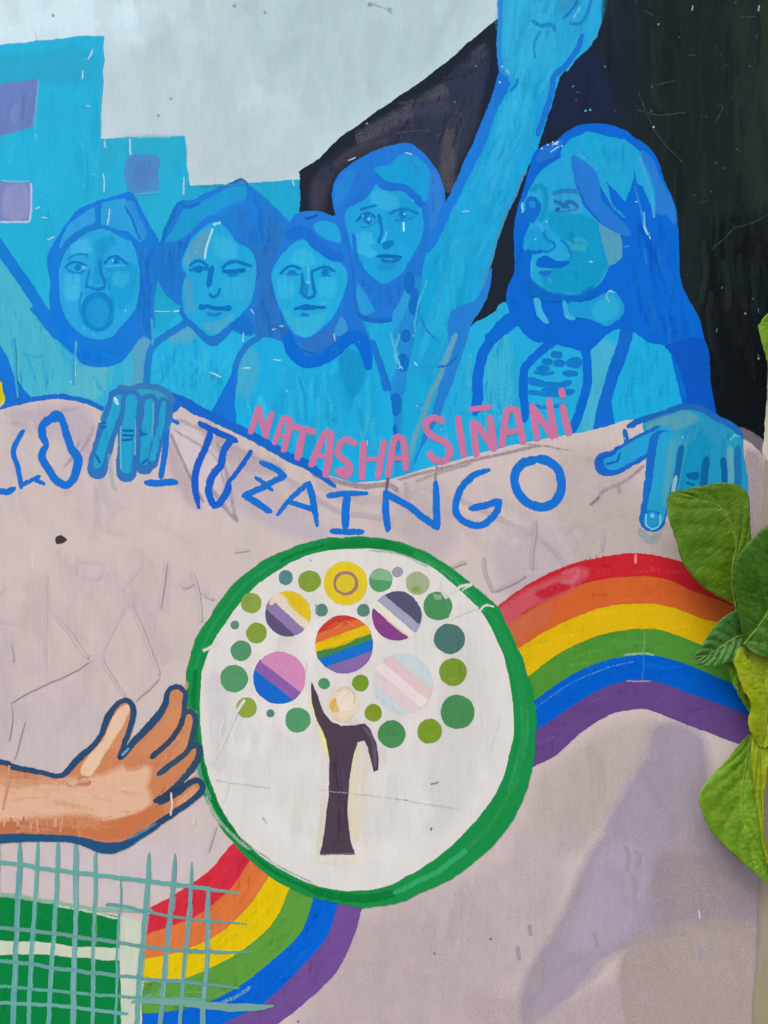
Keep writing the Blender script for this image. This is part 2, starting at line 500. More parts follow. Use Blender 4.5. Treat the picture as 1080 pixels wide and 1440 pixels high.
h.poly([(67, 364), (76, 342), (89, 322), (107, 298), (133, 286), (146, 281), (182, 271), (193, 284), (211, 318), (224, 342), (223, 382), (217, 413),
        (222, 451), (226, 478), (214, 482), (203, 470), (184, 493), (167, 510), (139, 515), (117, 511), (103, 497), (72, 470), (52, 444), (44, 434), (62, 430), (70, 436), (71, 400)],
       (22, 118, 212), True, wobble=1)
h.blob([(196, 345), (220, 350), (216, 410), (218, 470), (196, 470), (196, 420)], (30, 116, 204), 0.8, feather=6)
h.blob([(75, 400), (84, 440), (120, 490), (160, 490), (160, 505), (120, 505), (80, 470)], (10, 118, 218), 0.85, feather=5)
h.poly([(84, 348), (90, 330), (104, 311), (133, 292), (136, 309), (116, 322), (98, 334), (88, 350)], (50, 150, 218))
h.poly([(143, 285), (174, 280), (198, 341), (180, 324), (160, 321), (142, 315)], (44, 150, 215), False)
h.blob([(176, 284), (184, 282), (206, 330), (200, 340)], (50, 140, 212), 0.8, feather=3)
h.line([(176, 290), (186, 310), (196, 336)], 3, (24, 112, 200), .8)
h.brush([(197, 350), (219, 350), (214, 470), (196, 470)], [(24, 108, 200), (40, 128, 214), (20, 112, 210)], 40, 88, 40, 6, .5)
h.brush([(75, 440), (110, 490), (170, 495), (200, 460), (210, 475), (160, 512), (110, 508)], [(8, 110, 210), (24, 128, 222)], 25, 30, 25, 6, .5, 40)
F = P("face", f1)
F.poly([(140, 322), (160, 327), (180, 335), (191, 360), (196, 396), (191, 429), (173, 456), (156, 472), (138, 477), (116, 470), (98, 453), (87, 424),
        (84, 396), (86, 373), (96, 351), (116, 331)], (42, 156, 220))
F.blob([(134, 342), (158, 330), (164, 340), (146, 356), (140, 400), (130, 402), (134, 370)], (18, 144, 204), 0.75, feather=5)
F.blob([(150, 376), (190, 372), (191, 408), (170, 440), (160, 420), (152, 400)], (18, 148, 208), 0.75, feather=6)
F.blob([(115, 410), (135, 408), (158, 416), (160, 446), (146, 466), (124, 462), (114, 440)], (26, 146, 210), 0.6, feather=5)
F.blob([(100, 346), (124, 334), (130, 352), (104, 362)], (74, 178, 230), .7, feather=6)
F.blob([(92, 388), (112, 388), (112, 420), (96, 424)], (72, 178, 230), .7, feather=6)
F.blob([(160, 384), (182, 384), (178, 404), (160, 402)], (60, 168, 222), .6, feather=5)
F.brush([(90, 360), (140, 330), (185, 350), (190, 430), (140, 470), (95, 440)], [(58, 168, 226), (34, 150, 214), (24, 140, 208)], 50, 88, 26, 5, .35, 20)
for s in (1,):
    F.line([(84, 360, .7), (96, 341), (116, 326), (134, 318), (137, 312)], 8, (24, 120, 204))
    F.line([(137, 290), (136, 300), (137, 312), (142, 318), (160, 324), (182, 336)], 5, (20, 126, 204))
E1 = P("eye", f1)
E1.line([(93, 376), (100, 370), (110, 369), (122, 373)], 3, (14, 120, 194))
E1.line([(93, 377), (100, 382), (112, 383), (120, 380)], 2.5, (22, 128, 200))
E1.disc(109, 376, 4.5, (16, 122, 194)); E1.disc(118, 376, 3, (90, 184, 228), op=.7, soft=.4)
E1.line([(96, 365), (107, 358), (121, 358), (124, 364)], 3, (24, 134, 206), .85, .3)
E2 = P("eye", f1)
E2.line([(147, 372), (156, 363), (165, 361), (172, 366), (180, 372)], 3, (12, 118, 192))
E2.line([(148, 374), (160, 374), (176, 374)], 2, (60, 170, 224))
E2.disc(163, 367, 4.5, (14, 120, 192)); E2.disc(159, 366, 1.5, (100, 190, 230), op=.8)
E2.line([(147, 360), (158, 350), (172, 349), (182, 356)], 2.4, (52, 160, 220), .7, .3)
N1 = P("nose", f1)
N1.line([(140, 366), (142, 384), (148, 396), (146, 404), (139, 407), (130, 405), (124, 402)], 4, (14, 124, 196))
N1.line([(126, 380), (124, 392), (121, 404)], 3.5, (18, 132, 202), .9, .3)
N1.line([(152, 398), (154, 408)], 3, (22, 134, 202), .7, .5)
M1 = P("mouth", f1)
M1.disc(138, 438, 22, (14, 126, 200), 27, op=.95, feather=3, soft=.3)
M1.disc(138, 440, 15, (26, 140, 208), 20, op=.95, feather=3, soft=.5)
M1.line([(116, 410), (112, 430), (118, 455)], 3, (24, 136, 206), .7, .4)
M1.line([(156, 412), (160, 430), (156, 452)], 2.5, (24, 138, 206), .7, .4)
M1.blob([(130, 428), (146, 428), (148, 448), (132, 450)], (36, 144, 208), .6, feather=4)

# second woman, dark wavy hair, head tilted
f2 = figure("painted woman with tousled dark hair beside the headscarf")
b = P("clothing", f2)
b.poly([(226, 440), (256, 436), (284, 462), (300, 478), (340, 450), (364, 460), (352, 490), (334, 520), (320, 560), (300, 600), (240, 600), (206, 575), (207, 530), (212, 490)], (38, 166, 220), True)
b.blob([(238, 468), (266, 450), (280, 468), (262, 480), (236, 480)], (96, 156, 190), 0.75, feather=5)
b.blob([(226, 402), (240, 408), (256, 430), (240, 450), (222, 470), (216, 430)], (30, 158, 206), .9, feather=3)
b.brush([(215, 500), (265, 465), (300, 485), (330, 480), (325, 530), (300, 580), (215, 570)], [(54, 178, 228), (28, 156, 214), (70, 182, 222), (20, 150, 212)], 90, 100, 34, 7, .4, 30)
b.line([(267, 449), (250, 462), (233, 472), (213, 490), (208, 512), (206, 542)], 9, (34, 122, 200))
b.line([(256, 436), (264, 452), (273, 459), (286, 472), (300, 482), (314, 472), (330, 452), (348, 436)], 10, (30, 114, 202))
b.blob([(322, 440), (354, 420), (360, 470), (325, 462)], (22, 110, 204), .9, feather=4)
h = P("hair", f2)
h.poly([(227, 347), (240, 318), (253, 285), (270, 282), (292, 272), (320, 260), (338, 256), (352, 262), (370, 276), (400, 304), (408, 314), (400, 330), (392, 350), (386, 374),
        (388, 400), (394, 440), (399, 480), (400, 510), (390, 540), (386, 575), (380, 572), (374, 545), (362, 536), (366, 500), (360, 470), (340, 440), (256, 430), (227, 404), (222, 378), (224, 352)], (30, 118, 208), True)
h.poly([(262, 292), (290, 282), (320, 266), (344, 263), (345, 280), (332, 294), (310, 303), (290, 304), (262, 330), (240, 344), (234, 340), (250, 312)], (28, 144, 208), True)
h.blob([(352, 320), (400, 318), (384, 380), (392, 450), (396, 500), (372, 510), (362, 460), (362, 400)], (46, 112, 190), .85, feather=10)
h.blob([(300, 306), (345, 280), (366, 300), (375, 340), (350, 350), (330, 330)], (30, 120, 210), .9, feather=6)
h.blob([(230, 350), (250, 340), (258, 400), (250, 420), (228, 395)], (28, 114, 202), .8, feather=5)
h.line([(227, 344), (236, 318), (252, 286), (264, 292), (280, 287)], 5, (18, 112, 194), .9)
h.line([(318, 262), (330, 256), (340, 252), (348, 258)], 2.5, (40, 100, 160), .85)
h.line([(284, 262), (322, 260), (346, 258)], 2, (60, 140, 180), .6)
h.brush([(300, 310), (360, 275), (395, 310), (380, 380), (390, 480), (372, 520), (362, 400), (340, 345)], [(40, 126, 212), (24, 106, 198), (54, 116, 190), (30, 112, 200)], 80, 85, 50, 8, .4, 25)
h.brush([(235, 340), (285, 310), (262, 345), (255, 420), (230, 395)], [(40, 132, 212), (22, 108, 200)], 30, 100, 30, 6, .4)
F = P("face", f2)
F.poly([(306, 313), (318, 324), (333, 341), (351, 352), (359, 368), (358, 402), (349, 429), (329, 450), (300, 473), (284, 462), (264, 444), (259, 429),
        (258, 400), (263, 387), (257, 369), (269, 338), (287, 320)], (34, 158, 216))
F.blob([(300, 318), (288, 324), (270, 342), (259, 366), (263, 378), (268, 364), (284, 362), (294, 338)], (98, 150, 184), .85, feather=2.5)
F.blob([(260, 392), (266, 392), (272, 440), (263, 436)], (80, 150, 196), .75, feather=2.5)
F.blob([(282, 455), (305, 456), (330, 440), (318, 458), (300, 471)], (84, 156, 196), .75, feather=3)
F.blob([(350, 375), (357, 375), (352, 415), (340, 434)], (60, 150, 206), .6, feather=3)
F.blob([(300, 330), (330, 345), (335, 362), (306, 362)], (66, 176, 226), .6, feather=7)
F.blob([(318, 392), (346, 390), (340, 420), (318, 420)], (60, 172, 224), .5, feather=7)
F.brush([(268, 350), (300, 325), (350, 360), (350, 420), (300, 462), (265, 420)], [(48, 170, 224), (26, 148, 210), (40, 162, 218)], 60, 88, 24, 5, .35, 20)
F.line([(299, 322), (295, 334), (290, 348), (288, 364)], 2.2, (170, 215, 235), .9, .2)
F.line([(301, 315), (310, 313)], 4, (160, 205, 228), .7, .3)
E1 = P("eye", f2)
E1.line([(267, 374), (274, 368), (283, 368), (293, 374)], 3.4, (10, 112, 190)); E1.line([(268, 381), (280, 377), (293, 379)], 5, (16, 118, 194)); E1.disc(280, 379, 4.5, (12, 110, 186))
E2 = P("eye", f2)
E2.line([(313, 378), (320, 371), (332, 368), (342, 370), (353, 374)], 4, (12, 114, 192)); E2.line([(314, 381), (328, 382), (343, 380)], 5.5, (10, 108, 188)); E2.line([(320, 388), (334, 388)], 4, (20, 124, 200), .8)
N1 = P("nose", f2)
N1.line([(298, 375), (296, 388), (294, 402)], 7, (10, 112, 190)); N1.line([(294, 414), (300, 418), (306, 415), (309, 406)], 3, (12, 114, 192))
M1 = P("mouth", f2)
M1.line([(284, 433), (292, 431), (300, 434), (312, 434), (322, 434)], 5, (8, 108, 190), ends=.7); M1.disc(284, 432, 4, (8, 108, 190)); M1.disc(321, 433, 4.2, (8, 108, 190)); M1.line([(292, 441), (302, 443), (310, 441)], 5, (18, 126, 200), .8, .3)

# tall girl with plaits behind
f4 = figure("painted girl with a centre parting and plaits, sad look")
b = P("clothing", f4)
b.poly([(498, 398), (530, 410), (575, 395), (592, 400), (600, 440), (606, 520), (600, 600), (580, 700), (530, 700), (520, 520), (495, 470)], (28, 152, 214), True)
b.blob([(520, 460), (560, 450), (575, 470), (560, 560), (540, 560), (530, 500)], (34, 160, 218), .8, feather=6)
b.brush([(510, 460), (590, 440), (590, 560), (550, 620), (535, 560)], [(46, 168, 222), (18, 142, 206), (60, 156, 214)], 60, 88, 34, 6, .4)
h = P("hair", f4)
h.poly([(468, 270), (477, 247), (490, 234), (504, 224), (532, 211), (571, 202), (588, 211), (602, 224), (618, 249), (624, 269), (625, 291), (629, 308), (627, 338),
        (604, 362), (600, 391), (592, 440), (584, 458), (572, 470), (578, 440), (572, 400), (560, 430), (548, 452), (520, 450), (500, 440), (497, 400), (500, 380), (490, 335), (480, 316), (472, 300)], (34, 116, 210), True)
h.blob([(470, 265), (484, 246), (500, 236), (500, 250), (482, 282), (472, 290)], (38, 130, 214), .8, feather=4)
h.poly([(529, 237), (549, 233), (560, 222), (572, 216), (588, 222), (602, 238), (604, 263), (596, 285), (582, 266), (563, 258), (540, 252)], (24, 148, 212), True)
h.blob([(606, 236), (620, 262), (622, 300), (610, 330), (604, 300), (606, 262)], (52, 124, 208), .85, feather=5)
h.brush([(475, 262), (510, 228), (570, 206), (600, 230), (622, 270), (625, 330), (604, 350), (600, 260), (560, 220), (500, 250)], [(50, 130, 216), (26, 106, 202), (60, 128, 210)], 60, 70, 26, 5, .4, 50)
h.brush([(504, 390), (572, 395), (556, 440), (506, 436)], [(20, 104, 202), (40, 110, 200)], 20, 80, 20, 8, .4, 30)
F = P("face", f4)
F.poly([(527, 256), (540, 266), (566, 269), (593, 289), (599, 302), (596, 335), (582, 363), (560, 388), (538, 398), (515, 386), (499, 358), (489, 324), (487, 297), (507, 282)], (32, 152, 216))
F.blob([(494, 335), (510, 340), (530, 356), (524, 362), (500, 352)], (66, 174, 224), .7, feather=4)
F.blob([(545, 275), (585, 290), (590, 330), (570, 350), (556, 330), (545, 310)], (22, 146, 210), .6, feather=6)
F.blob([(522, 268), (560, 278), (560, 292), (530, 292)], (62, 172, 222), .6, feather=6)
F.blob([(500, 330), (522, 326), (526, 344), (506, 348)], (64, 176, 226), .6, feather=5)
F.brush([(495, 300), (530, 265), (592, 300), (588, 350), (540, 392), (502, 350)], [(44, 164, 222), (22, 144, 208), (56, 166, 220)], 50, 85, 22, 5, .35, 25)
F.line([(529, 248), (520, 262), (508, 276), (489, 287)], 11, (30, 112, 206)); F.line([(529, 248), (541, 262), (566, 264), (580, 274), (596, 290)], 10, (28, 110, 206))
F.line([(497, 330), (500, 356), (514, 384), (532, 400)], 5, (26, 116, 208), .9)
F.line([(596, 292), (600, 320), (590, 350), (574, 378)], 7, (32, 116, 206), .9)
F.line([(568, 312), (568, 326)], 2, (170, 225, 240), .9, .2)
E1 = P("eye", f4)
E1.line([(507, 295), (518, 292), (530, 289)], 3, (14, 118, 192)); E1.line([(501, 312), (508, 303), (520, 300), (528, 306)], 3, (12, 112, 188)); E1.disc(517, 309, 6, (14, 114, 190)); E1.disc(519, 308, 2.4, (90, 180, 226), op=.8); E1.line([(508, 320), (520, 318), (530, 311)], 3, (24, 130, 200), .7, .3)
E2 = P("eye", f4)
E2.line([(548, 301), (558, 296), (570, 294), (588, 301)], 3.2, (16, 120, 194)); E2.disc(567, 302, 5.5, (16, 118, 192)); E2.disc(570, 301, 1.8, (90, 180, 226), op=.7); E2.line([(556, 309), (570, 310), (582, 305)], 2.4, (22, 128, 200), .8, .3)
N1 = P("nose", f4)
N1.line([(532, 302), (536, 318), (536, 330), (532, 340), (540, 343)], 4, (16, 116, 194)); N1.line([(544, 326), (541, 336), (536, 342)], 2.4, (90, 184, 228), .8); N1.poly([(540, 342), (552, 338), (554, 343), (546, 349), (538, 348)], (12, 120, 194))
M1 = P("mouth", f4)
M1.line([(530, 361), (543, 360), (552, 361), (564, 362)], 4, (8, 102, 178)); M1.line([(536, 366), (550, 368), (562, 365)], 4, (16, 112, 188)); M1.blob([(530, 372), (560, 372), (552, 380), (534, 380)], (26, 140, 206), .6, feather=3)
nk = P("neck", f4)
nk.poly([(503, 399), (514, 415), (527, 438), (515, 444), (499, 436)], (42, 144, 214), False)
nk.line([(500, 442), (520, 450), (545, 450), (560, 446)], 6, (24, 104, 196))
nk.poly([(571, 404), (575, 420), (566, 450), (556, 462), (553, 445), (562, 425)], (46, 146, 214))
br = P("plait", f4)
br.line([(584, 400), (590, 430), (574, 455), (570, 480), (572, 510), (562, 540), (552, 560), (552, 600), (556, 624)], 22, (36, 134, 208), wobble=2)
for x, y, rx, ry in ((576, 398, 7, 15), (582, 430, 7, 12), (571, 473, 6, 9), (567, 510, 8, 12), (556, 569, 8, 16), (550, 610, 8, 13), (583, 412, 5, 8)):
    br.disc(x, y, rx, (18, 106, 194), ry, soft=.2, feather=2)
br.line([(562, 470), (556, 500), (566, 520)], 2.5, (100, 180, 226), .7, .3); br.line([(548, 468), (555, 490), (562, 512)], 2, (90, 176, 224), .8, .3)
br.line([(524, 480), (530, 500), (542, 530), (548, 548)], 6, (20, 112, 200))
br.line([(540, 545), (536, 600), (528, 640)], 5, (22, 116, 204), .7, .3)
br.line([(534, 628), (546, 612), (556, 598)], 4, (16, 110, 196), .8)

# third woman, centre, with a dark necklace collar
f3 = figure("painted woman with middle parting and a dark round collar")
b = P("clothing", f3)
b.poly([(394, 480), (412, 500), (440, 512), (470, 496), (498, 478), (520, 490), (536, 520), (548, 560), (552, 620), (545, 690), (440, 690), (330, 640), (332, 560), (338, 510), (366, 478)], (30, 162, 220), True)
b.brush([(345, 520), (372, 560), (400, 510), (440, 520), (500, 490), (530, 540), (540, 650), (440, 660), (340, 600)], [(56, 182, 230), (30, 158, 216), (72, 190, 230), (34, 164, 220), (24, 154, 212)], 170, 90, 60, 9, .42, 8, .6)
b.blob([(336, 500), (356, 488), (362, 520), (350, 560), (334, 560)], (84, 166, 206), .6, feather=7)
b.blob([(480, 500), (505, 492), (512, 530), (494, 560), (482, 530)], (20, 144, 206), .7, feather=8)
b.line([(366, 474), (352, 482), (342, 492), (332, 514), (330, 540)], 8, (36, 118, 200))
b.poly([(331, 516), (322, 534), (310, 556), (299, 576), (302, 588), (330, 608), (331, 579), (327, 550)], (20, 112, 208), False)
b.line([(521, 480), (533, 508), (538, 530), (542, 548)], 8, (26, 116, 202))
h = P("hair", f3)
h.poly([(404, 326), (412, 308), (424, 299), (443, 298), (465, 303), (480, 315), (487, 347), (494, 376), (497, 402), (498, 432), (512, 460), (521, 490), (516, 520), (505, 495), (490, 480),
        (466, 492), (430, 492), (406, 470), (396, 440), (384, 408), (382, 380), (392, 350)], (34, 116, 210), True)
h.poly([(441, 317), (454, 311), (471, 317), (479, 340), (463, 338), (450, 330)], (36, 154, 214), True)
h.line([(408, 330), (425, 325), (436, 335), (450, 348), (464, 358), (478, 362)], 15, (24, 108, 206)); h.line([(430, 308), (440, 306), (446, 303)], 3, (14, 84, 180), .9)
h.blob([(488, 400), (500, 430), (506, 470), (492, 478), (482, 440)], (30, 112, 204), .8, feather=5)
F = P("face", f3)
F.poly([(425, 337), (443, 352), (466, 369), (479, 370), (488, 386), (482, 416), (468, 444), (452, 462), (432, 474), (418, 470), (410, 461), (396, 438), (386, 408), (384, 380), (402, 355)], (36, 160, 218))
F.blob([(396, 432), (412, 448), (440, 446), (462, 440), (450, 462), (430, 474), (412, 462)], (62, 170, 212), .7, feather=5)
F.blob([(414, 352), (440, 358), (444, 372), (408, 370)], (66, 178, 228), .6, feather=6)
F.blob([(390, 392), (412, 394), (412, 418), (396, 420)], (60, 174, 226), .6, feather=5)
F.blob([(448, 394), (474, 392), (468, 420), (450, 418)], (60, 174, 226), .6, feather=6)
F.brush([(392, 380), (425, 345), (478, 378), (474, 420), (435, 466), (400, 436)], [(52, 174, 226), (26, 150, 212), (42, 164, 220)], 45, 88, 22, 5, .35, 20)
E1 = P("eye", f3)
E1.line([(394, 386), (402, 378), (411, 374), (424, 379)], 3, (10, 112, 190)); E1.disc(411, 384, 5.5, (14, 118, 194), 4); E1.line([(402, 386), (420, 386)], 2.5, (22, 126, 200), .8)
E2 = P("eye", f3)
E2.line([(441, 381), (450, 377), (459, 376), (471, 382)], 3.2, (10, 112, 190)); E2.disc(457, 383, 5.5, (14, 118, 194), 4.5); E2.line([(448, 388), (466, 388)], 2, (24, 128, 200), .7)
N1 = P("nose", f3)
N1.line([(424, 384), (425, 400), (424, 412), (434, 420), (443, 414), (440, 402), (438, 380)], 3.6, (14, 116, 192)); N1.blob([(424, 395), (430, 395), (432, 415), (424, 412)], (14, 122, 196), .7, feather=3); N1.line([(433, 372), (434, 400)], 3, (76, 180, 228), .7, .4)
M1 = P("mouth", f3)
M1.line([(414, 435), (424, 432), (434, 430), (446, 433), (457, 433)], 3.2, (6, 104, 186)); M1.poly([(420, 434), (432, 431), (446, 434), (434, 436)], (10, 108, 188)); M1.line([(424, 442), (434, 444)], 4, (18, 124, 200), .8, .3); M1.line([(450, 428), (466, 426)], 1.6, (140, 205, 230), .5, .4)
nk = P("collar", f3)
nk.poly([(427, 484), (440, 476), (460, 466), (476, 448), (484, 452), (474, 474), (454, 490), (438, 494)], (48, 112, 192), soft=.3, feather=3)
nk.poly([(470, 470), (480, 446), (488, 466)], (62, 140, 212))
nk.line([(402, 470, .7), (410, 492), (424, 506), (440, 510), (458, 502), (474, 490), (490, 476), (504, 474), (514, 490), (518, 516, .5)], 17, (8, 104, 208), wobble=1)
nk.brush([(405, 480), (420, 510), (450, 508), (500, 478), (495, 470), (450, 492), (425, 490)], [(4, 96, 200), (20, 116, 214)], 16, 150, 18, 5, .5, 30)
nk.line([(378, 463), (388, 458), (398, 460), (402, 470)], 7, (40, 104, 186), .9)
nk.line([(383, 464), (388, 462)], 2, (150, 200, 230), .7); nk.line([(392, 459), (399, 458)], 2, (130, 190, 228), .7)

# raised arm
arm = empty("painted_arm", wall, "painted blue arm with clenched fist raised high")
s = P("forearm", arm)
s.poly([(703, -60), (703, 25), (701, 60), (704, 100), (690, 150), (670, 202), (644, 258), (624, 300), (604, 335), (596, 380), (592, 430), (586, 470), (574, 520), (568, 570), (564, 620), (560, 700),
        (596, 700), (630, 600), (650, 520), (660, 455), (676, 420), (690, 370), (702, 325), (722, 275), (752, 215), (774, 150), (786, 108), (812, 80), (838, 52), (845, 30), (846, -60)], (30, 154, 214), False, wobble=.8)
s.blob([(712, -40), (835, -40), (835, 40), (790, 90), (750, 120), (715, 100)], (46, 158, 212), .75, feather=14)
s.blob([(700, 200), (740, 160), (730, 230), (690, 310), (650, 400), (620, 420), (640, 320)], (30, 158, 218), .7, feather=16)
s.blob([(602, 380), (640, 340), (660, 380), (640, 450), (610, 500), (596, 470)], (12, 152, 210), .8, feather=12)
s.blob([(716, 0), (770, -20), (780, 60), (745, 110), (716, 100)], (64, 172, 220), .6, feather=12)
s.blob([(715, 130), (745, 130), (730, 200), (700, 270), (680, 290)], (58, 172, 224), .6, feather=10)
s.blob([(640, 350), (662, 330), (640, 430), (620, 480), (615, 430)], (52, 172, 222), .5, feather=9)
s.blob([(570, 560), (600, 520), (610, 560), (590, 630), (570, 640)], (24, 160, 212), .7, feather=8)
s.brush([(710, -50), (835, -50), (835, 40), (780, 100), (755, 190), (700, 310), (655, 440), (620, 570), (590, 600), (590, 470), (610, 360), (690, 190), (712, 110)],
        [(52, 170, 222), (26, 150, 210), (64, 176, 222), (34, 158, 214), (44, 164, 212)], 200, 108, 55, 9, .4, 12, .6)
s.line([(709, 112, 1.3), (694, 150), (674, 200, 1.2), (650, 252), (630, 292), (612, 330), (602, 350)], 13, (28, 118, 212))
s.line([(703, -50), (703, 30), (702, 70), (706, 108)], 6, (44, 130, 208), .9, .2)
s.poly([(702, 104), (716, 116), (714, 124), (700, 150), (696, 140)], (24, 112, 208))
s.line([(844, 32), (830, 62), (808, 84), (796, 100)], 3, (60, 160, 215), .7, .4)
s.line([(818, 50), (812, 68), (796, 92), (780, 106), (775, 128), (770, 150), (756, 190)], 7, (28, 112, 204))
s.line([(740, 240), (722, 278), (704, 320), (690, 366), (678, 402)], 4, (70, 140, 190), .75, .4)
s.poly([(675, 418), (690, 378), (684, 420), (664, 452), (656, 482), (640, 530), (628, 580), (612, 625), (596, 690), (576, 690), (586, 640), (604, 590), (620, 540), (630, 490), (632, 446), (650, 432)], (40, 122, 206), True)
s.line([(640, 470), (622, 520), (600, 570), (582, 620), (574, 650)], 8, (110, 160, 188), .65, .6)
s.line([(616, 516), (632, 512), (642, 500)], 2.6, (20, 100, 184), .8)
s.line([(600, 395), (585, 440), (584, 470)], 3, (80, 178, 224), .6, .4); s.line([(592, 446), (600, 464), (616, 478)], 2, (30, 120, 200), .6, .4)
P("finger_line", arm).line([(748, 30), (760, 36), (776, 34), (780, 44)], 5, (30, 132, 196), .8, .3); P("finger_line", arm).line([(760, 44), (752, 60), (752, 82)], 4, (34, 136, 200), .6, .5)
P("finger_line", arm).line([(793, 26), (804, 14), (812, 0), (814, -20)], 3.4, (22, 120, 192), .85); P("finger_line", arm).line([(802, 34), (818, 32), (826, 18), (834, -6)], 3.4, (26, 126, 196), .85)
P("knuckle_shade", arm).blob([(786, -10), (806, -10), (800, 10), (788, 20)], (60, 150, 205), .6, feather=5)
P("finger_line", arm).line([(806, 26), (816, 10)], 2, (110, 190, 226), .7, .3); P("finger_line", arm).line([(724, 0), (722, 60)], 3, (60, 170, 220), .5, .6)
P("finger_line", arm).line([(718, 128), (724, 122), (728, 112)], 3, (20, 116, 196), .8)

# large woman at the right in half profile
f5 = figure("large painted woman with long loose hair looking to the left")
b = P("clothing", f5)
b.poly([(722, 424), (695, 440), (665, 458), (656, 484), (640, 530), (622, 580), (590, 680), (800, 640), (985, 606), (975, 520), (940, 440), (860, 430)], (38, 160, 216), True)
b.blob([(690, 470), (712, 466), (716, 520), (700, 600), (680, 610), (684, 520)], (72, 170, 206), .6, feather=10)
b.blob([(826, 490), (866, 480), (852, 540), (836, 600), (816, 606), (830, 540)], (78, 166, 204), .8, feather=6)
b.brush([(640, 540), (670, 470), (710, 460), (720, 500), (740, 520), (740, 600), (640, 640), (612, 640)], [(58, 176, 222), (24, 148, 210), (84, 178, 212), (34, 160, 218)], 80, 100, 45, 8, .4, 16)
b.brush([(828, 492), (862, 484), (845, 590), (820, 600)], [(96, 176, 204), (58, 158, 210)], 20, 100, 30, 6, .4, 10)
D = (12, 102, 206)
b.line([(724, 444, 1.6), (706, 462, 1.5), (690, 478), (678, 500), (672, 530), (671, 556), (668, 580)], 14, D, wobble=1)
b.poly([(682, 472), (690, 468), (700, 474), (686, 484)], D)
b.line([(782, 478), (762, 492), (746, 508), (737, 520), (736, 545), (738, 570), (738, 590)], 11, D)
b.line([(822, 488), (825, 515), (825, 545), (815, 578), (804, 606)], 12, D)
b.line([(888, 440), (878, 480), (864, 520), (856, 552), (848, 580), (844, 602)], 18, (18, 102, 200), wobble=1)
b.poly([(850, 560), (866, 560), (864, 598), (838, 606)], (18, 104, 202), False)
for x, y, rx, ry in ((783, 499, 8, 5), (769, 509, 7, 5), (786, 511, 9, 5), (808, 510, 12, 7), (764, 519, 9, 5), (802, 525, 10, 4), (779, 548, 18, 3), (800, 551, 8, 4)):
    b.disc(x, y, rx, (16, 116, 198), ry, op=.95, feather=1.5)
b.line([(745, 535, 1.4), (765, 540), (785, 542), (800, 538)], 8, (18, 118, 200)); b.line([(752, 524), (770, 526), (778, 524)], 4, (18, 118, 200)); b.line([(744, 552), (770, 555), (790, 554)], 6, (20, 120, 200), .9)
b.line([(744, 569), (770, 572), (796, 570)], 5, (22, 122, 204), .8)
b.poly([(903, 469), (911, 478), (935, 485), (945, 505), (953, 531), (960, 566), (930, 582), (904, 592), (865, 598), (861, 566), (868, 536), (880, 508)], (30, 160, 216), False)
b.brush([(905, 475), (930, 490), (950, 540), (955, 562), (870, 590), (870, 540)], [(22, 150, 210), (46, 172, 222), (14, 144, 204)], 60, 100, 32, 8, .4, 22)
h = P("hair", f5)
h.poly([(742, 245), (750, 220), (762, 207), (780, 199), (800, 185), (820, 176), (848, 175), (870, 181), (895, 196), (915, 212), (928, 235), (936, 262), (947, 284), (950, 302), (953, 340), (955, 385),
        (962, 410), (972, 430), (984, 456), (990, 490), (995, 530), (1001, 560), (1004, 600), (968, 600), (958, 560), (950, 525), (938, 488), (912, 480), (884, 462), (860, 466), (826, 492), (800, 488),
        (772, 480), (752, 478), (736, 466), (722, 450), (713, 425), (715, 404), (724, 380), (723, 330), (728, 298), (736, 270)], (8, 100, 206), True)
h.brush([(890, 300), (945, 300), (950, 400), (985, 470), (995, 560), (965, 570), (940, 480), (900, 460), (880, 380)], [(4, 88, 192), (22, 112, 212), (10, 98, 202), (30, 118, 208)], 110, 78, 60, 8, .4, 12)
h.brush([(728, 300), (740, 330), (735, 380), (745, 430), (720, 430), (726, 340)], [(20, 112, 210), (4, 90, 196)], 25, 95, 30, 6, .4)
h.poly([(938, 486), (950, 500), (966, 550), (974, 600), (1003, 600), (996, 530), (988, 480)], (10, 86, 190), soft=.3, feather=4)
h.poly([(902, 214), (916, 226), (930, 258), (946, 290), (948, 315), (936, 300), (925, 300), (910, 262)], (42, 118, 206), soft=.4, feather=4)
h.poly([(789, 214), (803, 197), (825, 186), (840, 188), (856, 194), (878, 197), (898, 214), (911, 243), (920, 270), (922, 300), (912, 280), (904, 262), (896, 258), (892, 238), (886, 262), (879, 283), (868, 270),
        (853, 254), (858, 285), (848, 268), (839, 249), (824, 230), (806, 222), (790, 235)], (30, 154, 210), False)
h.brush([(800, 205), (840, 192), (885, 205), (905, 245), (880, 260), (850, 250), (810, 220)], [(44, 164, 212), (20, 142, 204), (56, 160, 212)], 40, 60, 28, 6, .4, 30)
h.line([(898, 222), (908, 250), (918, 290), (920, 306)], 4, (70, 150, 215), .8, .3); h.line([(905, 300), (906, 318), (912, 330)], 3.5, (90, 170, 225), .7, .3); h.line([(892, 262), (900, 290), (903, 310)], 3, (50, 132, 212), .7, .3)
h.line([(848, 262), (862, 290), (878, 306)], 4, (60, 150, 216), .6, .4); h.line([(872, 346), (878, 348), (884, 346)], 2.5, (60, 140, 216), .6, .3); h.line([(906, 350), (908, 370)], 4, (30, 116, 208), .8, .4)
h.blob([(758, 214), (784, 202), (794, 196), (784, 214), (770, 226), (756, 232)], (38, 116, 212), .85, feather=3)
F = P("face", f5)
F.poly([(803, 223), (811, 262), (825, 293), (844, 313), (866, 326), (873, 345), (872, 362), (858, 370), (846, 394), (830, 408), (802, 415), (772, 410), (752, 397), (746, 376), (748, 356), (738, 350), (737, 336),
        (745, 318), (744, 305), (737, 290), (745, 268), (758, 245), (775, 232), (790, 222)], (36, 154, 212))
